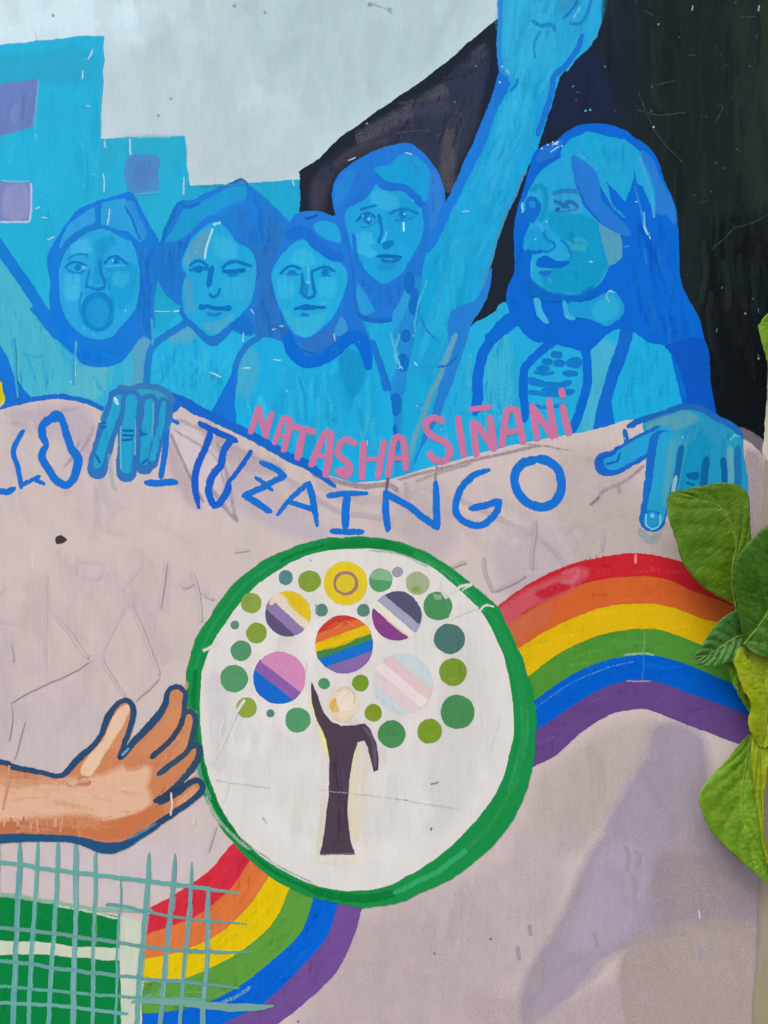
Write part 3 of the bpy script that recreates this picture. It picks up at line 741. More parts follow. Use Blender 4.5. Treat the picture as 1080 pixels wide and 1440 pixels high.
F.poly([(772, 300), (790, 299), (811, 302), (839, 316), (845, 338), (846, 356), (856, 362), (850, 378), (836, 400), (815, 409), (783, 406), (766, 398), (768, 380), (788, 374), (806, 358), (794, 338), (778, 322)], (16, 142, 196), soft=.6, feather=7)
F.poly([(844, 316), (868, 327), (873, 350), (872, 364), (857, 371), (852, 352)], (88, 148, 186), soft=.4, feather=3)
F.blob([(798, 340), (812, 334), (830, 340), (824, 354), (806, 352)], (56, 158, 192), .8, feather=4)
F.blob([(776, 272), (812, 270), (820, 300), (800, 300), (774, 296)], (58, 152, 208), .6, feather=5)
F.brush([(760, 250), (800, 230), (812, 270), (800, 296), (760, 296)], [(56, 168, 214), (28, 146, 208)], 20, 90, 26, 5, .4)
F.brush([(775, 305), (835, 320), (840, 390), (780, 400), (800, 350)], [(18, 144, 196), (6, 128, 184)], 26, 30, 24, 6, .4, 30)
F.poly([(803, 221), (818, 226), (833, 238), (842, 256), (846, 280), (862, 300), (880, 318), (886, 332), (867, 327), (844, 313), (824, 292), (812, 264)], (40, 116, 206))
F.line([(812, 262), (824, 290), (844, 312)], 3, (20, 100, 196), .8)
F.blob([(742, 395), (770, 410), (805, 417), (838, 404), (836, 416), (800, 424), (750, 420)], (10, 108, 200), .85, feather=4)
E1 = P("eye", f5)
E1.line([(777, 272), (792, 269), (814, 270)], 5.5, (38, 122, 190), .9, .4, 2); E1.line([(780, 283), (790, 288), (798, 292)], 5.5, (38, 112, 182)); E1.line([(792, 292), (802, 284), (812, 292)], 5, (34, 106, 178)); E1.disc(784, 295, 3.4, (28, 96, 170)); E1.line([(784, 298), (800, 297), (812, 294)], 3, (50, 124, 192), .8)
E2 = P("eye", f5)
E2.line([(748, 268), (760, 262), (767, 276), (766, 296), (758, 312)], 7, (18, 138, 190), .9, .2); E2.poly([(741, 282), (751, 279), (759, 289), (757, 302), (749, 313), (741, 306)], (14, 106, 200), soft=.4, feather=3); E2.blob([(743, 284), (752, 282), (753, 292), (745, 294)], (34, 140, 208), .8, feather=2); E2.line([(735, 286), (735, 298)], 3, (140, 195, 225), .7, .3)
N1 = P("nose", f5)
N1.disc(756, 338, 17, (26, 146, 208), 16, feather=5, soft=.6); N1.line([(762, 322), (768, 336), (778, 342), (778, 349), (768, 354), (758, 351)], 3.2, (18, 118, 198), .85, .3); N1.line([(742, 352), (752, 356), (762, 353)], 4, (12, 104, 200)); N1.line([(757, 312), (763, 325)], 5, (60, 160, 218), .7, .5)
N1.line([(788, 338), (796, 345), (802, 358)], 3, (18, 120, 190), .85, .3)
M1 = P("mouth", f5)
M1.poly([(755, 366), (764, 360), (772, 363), (783, 368), (801, 368), (792, 375), (780, 377), (764, 376), (754, 374)], (6, 100, 198)); M1.line([(760, 384), (768, 385), (775, 381)], 6, (14, 112, 200), .85, .3); M1.line([(756, 378), (766, 379), (776, 380)], 2.5, (50, 150, 210), .8, .3)
M1.line([(748, 366), (748, 382)], 4, (60, 156, 216), .8, .3); M1.line([(772, 390), (775, 398)], 5, (44, 150, 208), .8, .4); M1.line([(786, 357), (800, 360)], 3, (56, 158, 206), .7, .4)
nk = P("neck", f5)
nk.poly([(752, 421), (760, 423), (761, 436), (771, 455), (761, 449), (755, 438)], (66, 168, 220), feather=2)
nk.poly([(792, 424), (800, 432), (808, 448), (796, 446)], (56, 164, 216), feather=2)
nk.poly([(800, 428), (830, 424), (852, 414), (864, 412), (876, 432), (872, 446), (852, 458), (842, 452), (824, 447), (806, 444)], (30, 146, 210), feather=3, soft=.3)
nk.blob([(830, 434), (862, 416), (872, 436), (850, 454)], (46, 164, 214), .8, feather=5)
nk.line([(860, 408), (852, 416), (856, 424)], 2.5, (110, 180, 226), .6, .4)
# ------------------------------------------------------------------ the painted banner
CUR[0] = PAINT
bn = empty("painted_banner", wall, "pale lilac painted banner held up by the blue hands")
c = P("cloth", bn)
TOP = [(X0, 606), (0, 576), (28, 568), (56, 561), (92, 561), (125, 566), (150, 576), (240, 568), (264, 574), (302, 592), (371, 626), (410, 649), (455, 668), (500, 680), (545, 676),
       (615, 655), (662, 643), (720, 627), (790, 614), (840, 604), (880, 592), (960, 590), (1040, 608), (1060, 616), (1076, 634)]
BAN = TOP + [(1070, 740), (1073, 900), (1069, 1100), (1067, 1240), (1062, 1360), (1055, Y1), (X0, Y1)]
c.poly(BAN, (202, 188, 186), False, wobble=.8)
for pts, col, o, fe in (
    ([(0, 580), (90, 570), (130, 590), (135, 640), (110, 660), (100, 620), (40, 600)], (182, 168, 184), .7, 16),
    ([(-100, 700), (150, 690), (300, 730), (250, 900), (100, 1000), (-100, 900)], (206, 190, 188), .7, 40),
    ([(-160, 560), (10, 590), (30, 700), (-160, 760)], (202, 190, 194), .6, 20),
    ([(243, 600), (300, 620), (320, 690), (296, 720), (262, 660)], (206, 196, 204), .8, 12),
    ([(232, 610), (246, 640), (270, 690), (284, 720), (262, 700), (240, 655)], (182, 164, 176), .75, 8),
    ([(330, 640), (380, 690), (470, 750), (420, 755), (350, 720), (310, 690)], (182, 170, 186), .6, 14),
    ([(280, 590), (330, 630), (400, 660), (360, 665), (300, 630)], (170, 156, 168), .6, 10),
    ([(440, 672), (500, 700), (600, 690), (540, 710), (470, 700)], (178, 164, 168), .6, 10),
    ([(560, 690), (620, 680), (640, 760), (600, 790), (565, 750)], (180, 166, 176), .5, 20),
    ([(690, 760), (780, 740), (800, 820), (720, 840), (700, 800)], (176, 164, 178), .6, 22),
    ([(780, 640), (880, 640), (900, 740), (830, 790), (780, 740)], (178, 166, 164), .6, 30),
    ([(820, 720), (960, 740), (960, 780), (860, 780), (800, 790)], (172, 162, 158), .6, 20),
    ([(1044, 640), (1072, 650), (1066, 780), (1046, 760)], (152, 138, 144), .8, 14),
    ([(-120, 1060), (100, 980), (150, 1020), (90, 1080), (-120, 1060)], (196, 184, 186), .5, 20),
    ([(60, 1190), (260, 1190), (320, 1190), (220, 1250), (160, 1260), (0, 1240)], (200, 190, 196), .6, 16),
    ([(760, 1090), (900, 1010), (960, 1040), (900, 1110), (800, 1200), (750, 1200)], (176, 163, 160), .7, 25),
    ([(520, 1290), (700, 1230), (760, 1150), (790, 1260), (700, 1400), (520, 1420)], (180, 165, 168), .6, 40),
    ([(640, 1400), (760, 1420), (900, 1380), (1050, 1380), (1050, 1500), (600, 1500)], (168, 150, 152), .6, 30),
    ([(480, 1300), (600, 1290), (660, 1400), (600, 1600), (400, 1600), (430, 1440)], (176, 160, 164), .6, 40)):
    c.blob(pts, col, o, feather=fe)
c.blob([(930, 1010), (985, 1030), (1006, 1120), (1090, 1260), (1090, 1300), (940, 1322), (850, 1346), (800, 1400), (735, 1450), (728, 1410), (748, 1360), (786, 1300), (826, 1215), (874, 1120), (912, 1060)],
       (155, 145, 162), .9, feather=17)
c.blob([(850, 1200), (900, 1180), (910, 1260), (860, 1330), (800, 1340), (810, 1290)], (168, 160, 182), .7, feather=22)
c.blob([(770, 1390), (840, 1340), (850, 1360), (790, 1410), (745, 1440)], (162, 150, 168), .7, feather=12)
c.blob([(930, 1200), (1060, 1240), (1064, 1290), (940, 1312)], (148, 134, 144), .85, feather=14)
c.blob([(880, 1330), (1060, 1300), (1056, 1460), (900, 1480)], (160, 145, 142), .8, feather=14)
c.brush([(X0, 780), (240, 770), (300, 820), (262, 930), (250, 960), (180, 970), (80, 1070), (X0, 1050)], [(208, 193, 190), (192, 177, 178), (204, 190, 192), (196, 180, 177)], 130, 85, 90, 22, .25, 40, .9)
c.brush([(760, 1080), (900, 1010), (985, 1040), (1010, 1160), (1060, 1250), (1050, 1500), (430, 1500), (510, 1290), (650, 1240)],
        [(184, 170, 170), (168, 154, 158), (172, 158, 168), (178, 166, 160), (164, 150, 160)], 240, 80, 90, 22, .2, 35, .8)
c.brush([(250, 700), (360, 720), (460, 760), (560, 760), (640, 760), (700, 800), (820, 780), (1040, 780), (1040, 620), (820, 620), (560, 690), (440, 690), (300, 640)],
        [(196, 182, 186), (176, 162, 170), (186, 174, 170), (202, 192, 196)], 130, 30, 60, 14, .28, 40, .8)
c.brush([(-100, 590), (90, 575), (130, 640), (280, 760), (-100, 780)], [(206, 194, 196), (190, 176, 184), (212, 198, 200)], 60, 60, 60, 12, .3, 50, .8)
P("painted_fold", bn).line([(440, 666), (470, 676), (510, 684), (545, 682), (560, 690)], 7, (146, 132, 144), .65, .7)
P("painted_fold", bn).line([(560, 674), (600, 664), (640, 655), (680, 644), (760, 626)], 4, (152, 138, 146), .65, .6)
P("painted_fold", bn).line([(586, 676), (620, 664), (660, 652)], 5, (164, 150, 156), .6, .7)
P("painted_fold", bn).line([(543, 690), (545, 676), (547, 668)], 4, (110, 98, 118), .8, .3)
P("painted_fold", bn).line([(614, 656), (612, 680), (616, 690)], 4, (120, 106, 122), .6, .5)
P("painted_fold", bn).line([(1034, 606), (1052, 612), (1068, 624), (1080, 640)], 13, (112, 102, 110), .85, .5, 3)
P("painted_fold", bn).line([(835, 706), (850, 690), (880, 675), (905, 655)], 4.5, (148, 138, 142), .6, .8); P("painted_fold", bn).line([(868, 680), (872, 694)], 5, (140, 130, 136), .5, .8); P("painted_fold", bn).line([(830, 710), (842, 700)], 4, (124, 114, 120), .7, .6)
P("painted_fold", bn).line([(100, 640), (118, 630), (132, 600)], 4, (160, 148, 168), .6, .6); P("painted_fold", bn).line([(92, 656), (104, 640), (112, 622)], 4, (164, 152, 170), .6, .6)
P("painted_fold", bn).line([(60, 594), (84, 580), (110, 574)], 5, (166, 152, 172), .5, .7); P("painted_fold", bn).line([(240, 610), (262, 660), (286, 706)], 4, (160, 142, 156), .7, .6)
P("painted_fold", bn).line([(244, 604), (300, 640), (316, 680)], 3, (168, 156, 166), .6, .6); P("painted_fold", bn).line([(306, 622), (320, 670), (330, 720), (334, 734)], 5, (158, 148, 164), .6, .6)
P("painted_fold", bn).line([(300, 690), (318, 716), (334, 732)], 6, (144, 130, 140), .55, .7); P("painted_fold", bn).line([(250, 590), (300, 612), (350, 640), (400, 660)], 5, (176, 160, 168), .6, .6)
P("painted_fold", bn).line([(380, 660), (430, 690), (480, 720), (560, 730)], 8, (184, 172, 184), .5, .8); P("painted_fold", bn).line([(570, 680), (575, 720)], 6, (176, 156, 162), .5, .8)
P("painted_fold", bn).line([(640, 700), (760, 760), (800, 800)], 8, (170, 158, 172), .35, .9)
P("painted_fold", bn).line([(736, 624), (770, 628), (800, 634)], 3, (140, 124, 130), .5, .5); P("painted_fold", bn).line([(250, 560), (262, 574), (290, 584)], 6, (196, 182, 196), .7, .4)
ed = P("blue_border", bn)
ed.line([(242, 556, .8), (262, 568, 1.2), (302, 588), (340, 606), (371, 622), (410, 644), (438, 658), (471, 684, .4)], 12, (22, 102, 200), wobble=.9)
ed.poly([(240, 580), (246, 560), (256, 564), (250, 576)], (24, 104, 200))
ed.line([(-20, 578), (28, 566), (56, 560), (80, 558), (100, 560), (125, 566), (146, 576)], 6, (28, 108, 200)); ed.line([(84, 557), (98, 559)], 7, (26, 100, 198))

BL = (24, 112, 206)
def letter(strokes, col=BL, label=None, parent=None, name="letter", **kw):
    l = P(name, parent or bn, label)
    for w, pts in strokes: l.line(pts, w, col, **kw)
    return l
letter([(8, [(-14, 690), (0, 691), (12, 691), (20, 686)])])
letter([(6.5, [(33, 606), (24, 622), (20, 636), (25, 656), (28, 672), (30, 685)]), (5, [(30, 683), (44, 676), (56, 670)]), (5, [(48, 674), (63, 680)])])
letter([(10.5, [(71, 588, 1.2), (62, 598), (60, 614), (65, 626, .7), (59, 640), (68, 660), (80, 676), (95, 682), (106, 668), (110, 646, 1.2), (100, 629), (94, 610), (88, 592, .9), (80, 586, 1.6), (71, 588, 1.2)])])
letter([(8, [(235, 598), (232, 634), (227, 672)]), (9, [(206, 678), (226, 679), (248, 679)]), (5, [(231, 590), (240, 590), (251, 595)])])
letter([(8, [(281, 596), (302, 606), (332, 620)]), (9, [(296, 609), (290, 626), (281, 648), (275, 668), (275, 690), (280, 714, .5)])], (26, 92, 196))
letter([(9.5, [(326, 617), (316, 632), (312, 646), (310, 656), (298, 670), (293, 690), (301, 710), (310, 706), (320, 690), (323, 677, .7)]), (6, [(323, 677), (336, 660), (353, 635)])], (26, 96, 198))
letter([(8, [(367, 651), (386, 658), (401, 669)]), (8, [(401, 669), (370, 685), (343, 697)]), (8.5, [(343, 697), (360, 706), (380, 719)]), (5, [(359, 672), (372, 680), (383, 689)])], smooth=False)
letter([(6.5, [(389, 724, .7), (410, 700), (432, 680)]), (8.5, [(435, 680), (441, 708), (446, 740, .5)]), (7, [(408, 706), (424, 711), (440, 716)])])
letter([(7.5, [(462, 697), (486, 694), (516, 694, .6)]), (11, [(488, 697), (486, 720), (485, 742)]), (8, [(466, 747), (486, 748), (509, 748)])])
letter([(9, [(543, 692), (543, 720), (545, 745)]), (9, [(544, 694), (580, 716), (615, 742)]), (9.5, [(613, 678, .7), (613, 710), (615, 742)])], smooth=False)
letter([(9, [(688, 661, .6), (664, 670), (647, 690), (641, 716), (652, 733), (674, 739), (694, 726), (703, 704)]), (9, [(662, 715), (680, 711), (702, 704)])])
letter([(12, [(754, 646), (770, 648), (785, 662), (790, 684), (780, 706), (760, 713), (740, 706), (727, 690), (724, 670), (734, 652), (754, 646)])])

pk = empty("pink_inscription", wall, "hand painted pink capital letters along the banner edge")
PK = (196, 116, 156)
def pl(strokes): letter([(w * .86, q) for w, q in strokes], PK, None, pk, ends=.75, wobble=.35)
pl([(9, [(353, 608), (364, 573)]), (8.5, [(364, 573), (374, 614)]), (8.5, [(374, 614), (382, 581)])])
pl([(8, [(386, 623), (399, 589), (409, 591)]), (9.5, [(408, 592), (405, 612), (399, 633)]), (5.5, [(393, 612), (403, 614)])])
pl([(9, [(411, 599), (441, 607)]), (10.5, [(427, 604), (419, 644)])])
pl([(10, [(438, 654), (457, 610), (466, 611)]), (11, [(465, 613), (463, 640), (458, 668)]), (7, [(447, 640), (463, 643)])])
pl([(9.5, [(499, 624), (488, 618), (477, 626), (476, 640), (488, 650), (493, 660), (486, 669), (474, 663)]), (6, [(478, 660), (490, 660)])])
pl([(9.5, [(512, 623), (509, 672)]), (9.5, [(540, 622), (531, 671)]), (7, [(512, 647), (535, 645)])])
pl([(10, [(546, 668), (555, 618), (567, 618)]), (10, [(568, 620), (571, 660)]), (7, [(551, 645), (569, 644)])])
pl([(10, [(622, 592), (608, 588), (598, 598), (606, 612), (626, 622), (633, 636), (624, 649), (610, 646), (604, 638)])])
pl([(9.5, [(644, 588), (652, 640)])])
pl([(8, [(662, 576), (688, 572)]), (9.5, [(665, 594), (667, 616), (670, 640)]), (10, [(667, 595), (680, 610), (693, 631)]), (9.5, [(689, 588), (692, 610), (695, 632)])])
pl([(10, [(706, 626), (713, 578), (726, 577)]), (10, [(727, 578), (735, 622)]), (8, [(712, 608), (730, 606)])])
pl([(10, [(748, 571), (755, 618)]), (9.5, [(749, 573), (777, 614)]), (10.5, [(772, 564), (780, 613)])])
pl([(10.5, [(790, 549), (791, 556)]), (10.5, [(791, 572), (800, 610)])])

# hands on the banner edge
CUR[0] = BLUEPAINT
hl = empty("painted_hand", wall, "blue painted hand gripping the banner near the left")
s = P("palm", hl)
SL = (50, 112, 182)
s.poly([(142, 590), (150, 571), (160, 556), (172, 546), (194, 543), (222, 547), (236, 560), (242, 580), (238, 602), (220, 600), (200, 590), (180, 594), (160, 600)], (52, 150, 192))
s.line([(168, 545), (184, 548), (198, 543), (220, 545), (236, 552), (244, 566)], 8, (60, 118, 180), .9, .2)
s.line([(236, 562), (240, 584), (230, 610)], 6, (50, 118, 190), .8)
for pts, w0, w1 in (([(168, 560), (158, 590), (147, 620), (137, 660)], 27, 12), ([(186, 562), (181, 600), (178, 664)], 28, 15), ([(210, 566), (206, 610), (204, 654)], 26, 13), ([(230, 566), (226, 600), (214, 652)], 15, 7)):
    fg = P("finger", hl)
    fg.line(pts, w0, SL, .97, .1, 2, .6)
    fg.line([(x, y) for x, y in pts[:-1]] + [(pts[-1][0], pts[-1][1] - 6)], w1, (38, 152, 202), 1, .2, 2, .6)
    fg.brush([(pts[0][0] - 8, pts[0][1]), (pts[0][0] + 8, pts[0][1]), (pts[-1][0] + 6, pts[-1][1]), (pts[-1][0] - 6, pts[-1][1])], [(70, 166, 206), (30, 140, 196)], 6, 95, 26, 4, .5, 6)
fg = P("knuckle_line", hl)
for pts in ([(172, 606), (188, 605)], [(172, 612), (188, 613)], [(172, 618), (186, 618)], [(196, 604), (202, 612)], [(198, 612), (207, 610)], [(140, 596), (150, 594)], [(141, 602), (150, 600)], [(134, 640), (140, 650)], [(200, 652), (206, 646)]):
    fg.line(pts, 3, (20, 100, 170), .9)
fg.line([(162, 560), (166, 568)], 5, (200, 220, 215), .8, .3); fg.line([(170, 600), (170, 660)], 2, (120, 180, 205), .7, .5); fg.line([(190, 590), (190, 640)], 2, (110, 180, 205), .6, .5); fg.line([(216, 566), (214, 620)], 2.5, (100, 176, 205), .6, .5)
fg.line([(154, 640), (158, 680), (164, 690)], 6, (178, 180, 196), .4, .9)

hr = empty("painted_hand", wall, "large blue painted hand on the banner at the right")
s = P("palm", hr)
s.poly([(904, 596), (930, 583), (961, 573), (984, 578), (1004, 588), (1024, 598), (1040, 612), (1045, 634), (1045, 720), (960, 720), (934, 660), (926, 628), (914, 616)], (36, 140, 190))
s.line([(884, 600), (900, 592), (930, 583), (960, 572), (986, 576), (1010, 589), (1030, 600), (1042, 614)], 8, (34, 98, 180))
s.blob([(905, 598), (960, 580), (985, 588), (960, 600), (920, 612)], (92, 150, 176), .85, feather=5)
s.blob([(925, 612), (960, 610), (964, 640), (948, 690), (930, 680)], (62, 150, 188), .8, feather=6)
s.blob([(966, 640), (990, 600), (1000, 620), (990, 670), (966, 680)], (14, 134, 178), .8, feather=8)
s.blob([(990, 590), (1036, 616), (1030, 640), (1000, 630)], (44, 140, 184), .7, feather=8)
s.brush([(930, 600), (980, 582), (1036, 616), (1040, 660), (940, 660)], [(70, 158, 190), (24, 130, 180), (56, 150, 196)], 50, 95, 40, 7, .4, 20)
fg = P("thumb", hr)
fg.line([(926, 616), (900, 630), (882, 640), (864, 650), (852, 652)], 34, (28, 100, 192), .98, .05, 1.5, .8)
fg.line([(934, 612), (904, 627), (884, 638), (868, 647), (860, 649)], 23, (40, 148, 208), .98, .1, 2, .8)
fg.line([(842, 646), (862, 638), (868, 630)], 3, (24, 90, 184)); fg.line([(852, 652), (868, 648), (872, 636)], 3, (24, 96, 186), .8); fg.line([(878, 606), (882, 622)], 7, (40, 104, 186), .9); fg.line([(886, 602), (890, 612)], 3, (190, 195, 205), .8)
fg = P("index_finger", hr)
fg.line([(930, 622), (926, 660), (922, 700), (917, 730)], 36, (26, 104, 194), .98, .05, 1.5, .9)
fg.line([(938, 620), (932, 660), (926, 700), (920, 728)], 25, (40, 152, 204), .98, .1, 2, .9)
fg.line([(946, 620), (940, 660), (936, 710)], 10, (86, 150, 180), .7, .6)
fg.disc(917, 732, 13, (26, 108, 192), 14); fg.disc(917, 730, 9, (44, 140, 204), 11); fg.line([(908, 722), (908, 736), (917, 744), (927, 738), (929, 724)], 2.4, (120, 190, 224), .8); fg.disc(917, 725, 3, (110, 195, 230), op=.8)
fg.line([(900, 748), (914, 760), (926, 752)], 11, (140, 158, 172), .5, .8)
fg = P("middle_finger", hr)
fg.line([(958, 628), (954, 650), (950, 676), (944, 700)], 8, (20, 100, 164), .9, .2); fg.line([(950, 670), (944, 705)], 5, (150, 175, 190), .8, .3)
fg.line([(984, 625), (970, 660), (966, 690), (962, 720)], 20, (18, 136, 186), .8, .4); fg.line([(956, 690), (955, 720)], 6, (16, 100, 170), .9)
fg.poly([(964, 666), (980, 664), (978, 674), (966, 672)], (10, 92, 160)); fg.line([(966, 679), (976, 682)], 4, (10, 92, 160))
fg = P("ring_finger", hr)
fg.line([(994, 645), (990, 670), (988, 700)], 10, (16, 94, 154), .9, .2); fg.line([(1006, 632), (1004, 670), (1004, 700)], 15, (34, 140, 186), .8, .4)
fg = P("little_finger", hr)
fg.line([(1016, 646), (1019, 670), (1020, 700)], 8, (12, 92, 156), .9, .2); fg.line([(1026, 630), (1028, 680), (1027, 710)], 9, (98, 156, 180), .8, .5); fg.line([(1037, 630), (1037, 665), (1036, 706)], 9, (30, 110, 168), .8, .3); fg.line([(1026, 620), (1034, 612), (1040, 614)], 3, (100, 180, 205), .7)

# ------------------------------------------------------------------ rainbow passing behind the round emblem
CUR[0] = PAINT
rb = empty("painted_rainbow", wall, "painted six colour rainbow ribbon running behind the round emblem")
def stripe(label, top, bot, col, cols, ang=0):
    s = P("stripe", rb, label)
    p = crom(top) + list(reversed(crom(bot)))
    s.poly(p, col, False, wobble=.5)
    s.brush(p, [tuple(min(255, v * k) for v in c_) for c_ in cols for k in (.93, 1.07)], 70, ang, 50, 6, .36, 22)
    return s
A = [[(660, 892), (690, 862), (740, 824), (800, 795), (860, 782), (900, 779), (950, 788), (1000, 805), (1060, 835), (1150, 880)],
     [(660, 920), (703, 885), (760, 848), (820, 820), (880, 810), (930, 812), (980, 832), (1040, 855), (1150, 905)],
     [(680, 940), (725, 912), (780, 880), (840, 855), (895, 848), (940, 852), (990, 870), (1020, 878), (1150, 930)],
     [(690, 980), (740, 951), (790, 915), (850, 890), (905, 883), (940, 888), (985, 905), (1060, 932), (1150, 962)],
     [(700, 1020), (748, 986), (800, 950), (850, 928), (900, 920), (940, 925), (985, 941), (1035, 962), (1150, 1008)],
     [(710, 1060), (753, 1026), (800, 995), (840, 970), (880, 957), (920, 957), (960, 970), (1000, 985), (1050, 1003), (1150, 1040)],
     [(730, 1090), (752, 1076), (780, 1062), (820, 1027), (860, 1003), (905, 996), (940, 1008), (985, 1025), (1035, 1044), (1150, 1090)]]
RC = [("red stripe", (196, 36, 50), [(206, 48, 58), (180, 30, 44), (200, 60, 70)]), ("orange stripe", (206, 98, 46), [(216, 112, 60), (196, 86, 40)]),
      ("yellow stripe", (216, 178, 16), [(228, 190, 20), (204, 166, 12)]), ("green stripe", (76, 142, 54), [(92, 156, 66), (66, 128, 46)]),
      ("blue stripe", (2, 92, 200), [(16, 106, 210), (0, 82, 186)]), ("purple stripe", (98, 70, 132), [(112, 82, 146), (84, 58, 116)])]
ST = [stripe("%s of the right hand arch" % RC[i][0], A[i], A[i + 1], RC[i][1], RC[i][2], -15) for i in range(5, -1, -1)][::-1]
ST[0].blob([(690, 868), (740, 832), (800, 806), (830, 802), (800, 826), (740, 856), (706, 886)], (202, 92, 106), .8, feather=8)
ST[0].blob([(750, 836), (800, 815), (800, 826), (760, 842)], (190, 30, 46), .7, feather=5)
ST[0].line([(790, 806), (812, 800), (806, 816), (790, 818)], 6, (206, 120, 130), .5, .7)
ST[1].blob([(708, 890), (740, 866), (780, 846), (770, 870), (726, 904)], (206, 110, 78), .7, feather=7)
ST[4].line([(752, 996), (790, 968), (840, 944), (890, 930)], 2, (90, 150, 215), .5, .4); ST[3].line([(878, 921), (912, 919), (918, 921)], 2, (140, 185, 160), .8); ST[5].line([(880, 957), (915, 957)], 2, (170, 130, 160), .7)
ST[0].line([(893, 780), (893, 792)], 2.6, (235, 130, 130), .9); ST[3].line([(906, 888), (904, 920)], 3, (110, 170, 100), .6, .6); ST[4].line([(905, 922), (903, 955)], 3, (40, 120, 215), .6, .6)
B = [[(345, 1180), (325, 1189), (298, 1222), (270, 1243), (240, 1262), (212, 1276)],
     [(370, 1190), (349, 1212), (322, 1250), (279, 1284), (241, 1301), (202, 1313)],
     [(400, 1205), (378, 1231), (356, 1265), (313, 1308), (270, 1330), (230, 1342), (188, 1348)],
     [(430, 1220), (407, 1248), (385, 1294), (337, 1337), (270, 1371), (230, 1378), (185, 1380)],
     [(455, 1235), (440, 1263), (424, 1308), (385, 1347), (337, 1385), (284, 1410), (230, 1422), (184, 1424)],
     [(485, 1245), (474, 1272), (457, 1318), (424, 1357), (376, 1405), (313, 1438), (250, 1460), (180, 1480)],
     [(516, 1255), (508, 1277), (496, 1318), (472, 1366), (433, 1405), (385, 1442), (300, 1490), (190, 1530)]]
RC2 = [("red stripe", (206, 46, 66)), ("orange stripe", (216, 118, 62)), ("yellow stripe", (222, 192, 14)), ("green stripe", (92, 154, 62)), ("blue stripe", (6, 98, 208)), ("purple stripe", (112, 78, 146))]
S2 = [stripe("%s of the lower left sweep" % RC2[i][0], B[i], B[i + 1], RC2[i][1], RC[i][2] if i else [(214, 60, 80), (196, 36, 56)], 135) for i in range(5, -1, -1)][::-1]
S2[3].brush([(200, 1390), (300, 1380), (330, 1390), (250, 1420), (200, 1420)], [(130, 180, 110), (70, 150, 120)], 18, -5, 30, 6, .4, 20)
S2[4].line([(300, 1416), (340, 1396), (350, 1388)], 5, (120, 180, 190), .5, .5)

# ------------------------------------------------------------------ round emblem
em = empty("painted_emblem", wall, "white disc with a thick green ring, a tree and coloured dots")
OUTR = [(508, 756), (460, 758), (420, 767), (388, 780), (358, 797), (330, 820), (308, 848), (290, 875), (272, 908), (264, 940), (262, 980), (265, 1020), (274, 1062), (282, 1095), (290, 1122), (316, 1168), (350, 1206), (392, 1238), (436, 1259), (478, 1270),
        (519, 1275), (560, 1268), (596, 1252), (632, 1236), (668, 1210), (696, 1184), (720, 1152), (738, 1115), (748, 1075), (753, 1030), (752, 990), (740, 945), (722, 900), (700, 856), (664, 824), (626, 793), (590, 773), (550, 760)]
INR = [(508, 772), (462, 775), (428, 784), (396, 800), (366, 820), (340, 846), (318, 876), (300, 906), (286, 944), (283, 985), (284, 1030), (290, 1072), (300, 1105), (314, 1140), (340, 1176), (370, 1204), (404, 1226), (440, 1242), (478, 1250),
       (519, 1250), (550, 1242), (580, 1226), (610, 1207), (646, 1176), (676, 1143), (696, 1114), (710, 1080), (721, 1030), (720, 985), (712, 940), (700, 905), (686, 876), (668, 852), (640, 825), (606, 798), (570, 782), (540, 774)]
rg = P("green_ring", em)
rg.poly(OUTR, (26, 138, 72), True, wobble=1.2)
wh = P("white_disc", em)
wh.poly(INR, (217, 214, 211), True, wobble=.8)
wh.blob([(330, 950), (420, 830), (500, 810), (590, 830), (500, 900), (420, 1000), (340, 1070)], (226, 223, 218), .6, feather=24)
wh.blob([(640, 880), (672, 940), (690, 1030), (664, 1110), (600, 1176), (620, 1000)], (204, 201, 200), .6, feather=18)
wh.blob([(350, 1140), (420, 1190), (520, 1220), (570, 1200), (520, 1180), (400, 1130)], (222, 219, 216), .6, feather=16)
wh.blob([(292, 960), (310, 950), (320, 1060), (304, 1080)], (204, 198, 202), .6, feather=7)
wh.brush([(310, 920), (400, 800), (560, 790), (680, 900), (700, 1080), (600, 1180), (500, 1240), (340, 1150), (296, 1050)], [(228, 226, 222), (206, 203, 202), (222, 216, 206), (212, 210, 214)], 130, 80, 70, 16, .28, 40, .8)
def along(k0, k1):
    n = len(OUTR)
    r = []
    for i in range(k0, k1):
        a = OUTR[i % n]; b = min(INR, key=lambda q: hypot(q[0] - a[0], q[1] - a[1]))
        r.append(((a[0] + b[0]) / 2, (a[1] + b[1]) / 2))
    return r
for k in range(0, len(OUTR), 3):
    rg.line(along(k, k + 4), R.uniform(4, 7) if k < 18 else R.uniform(6, 12), R.choice([(34, 150, 86), (12, 120, 56), (52, 164, 104)]), .7, .3, 3, .3)
for k in range(24, 37, 2):
    rg.line(along(k, k + 4), 9, R.choice([(20, 132, 58), (34, 142, 70)]), .6, .3, 3, .3)
rg.line([(290, 1120), (306, 1150), (330, 1176), (352, 1194)], 4, (170, 190, 180), .55, .5); rg.line([(276, 1060), (284, 1096), (296, 1122)], 6, (120, 176, 160), .5, .6); rg.line([(296, 1140), (312, 1160)], 5, (190, 196, 190), .5, .6)
rg.line([(340, 1180), (390, 1216), (440, 1240)], 2.4, (140, 150, 140), .5, .5); rg.line([(268, 996), (276, 1003)], 4, (170, 200, 190), .6, .5)
rg.line([(650, 830), (664, 822)], 2, (190, 215, 200), .8); rg.line([(676, 858), (684, 851), (694, 853)], 2.6, (200, 212, 204), .8); rg.line([(600, 788), (640, 816), (660, 838)], 2, (70, 160, 110), .6)
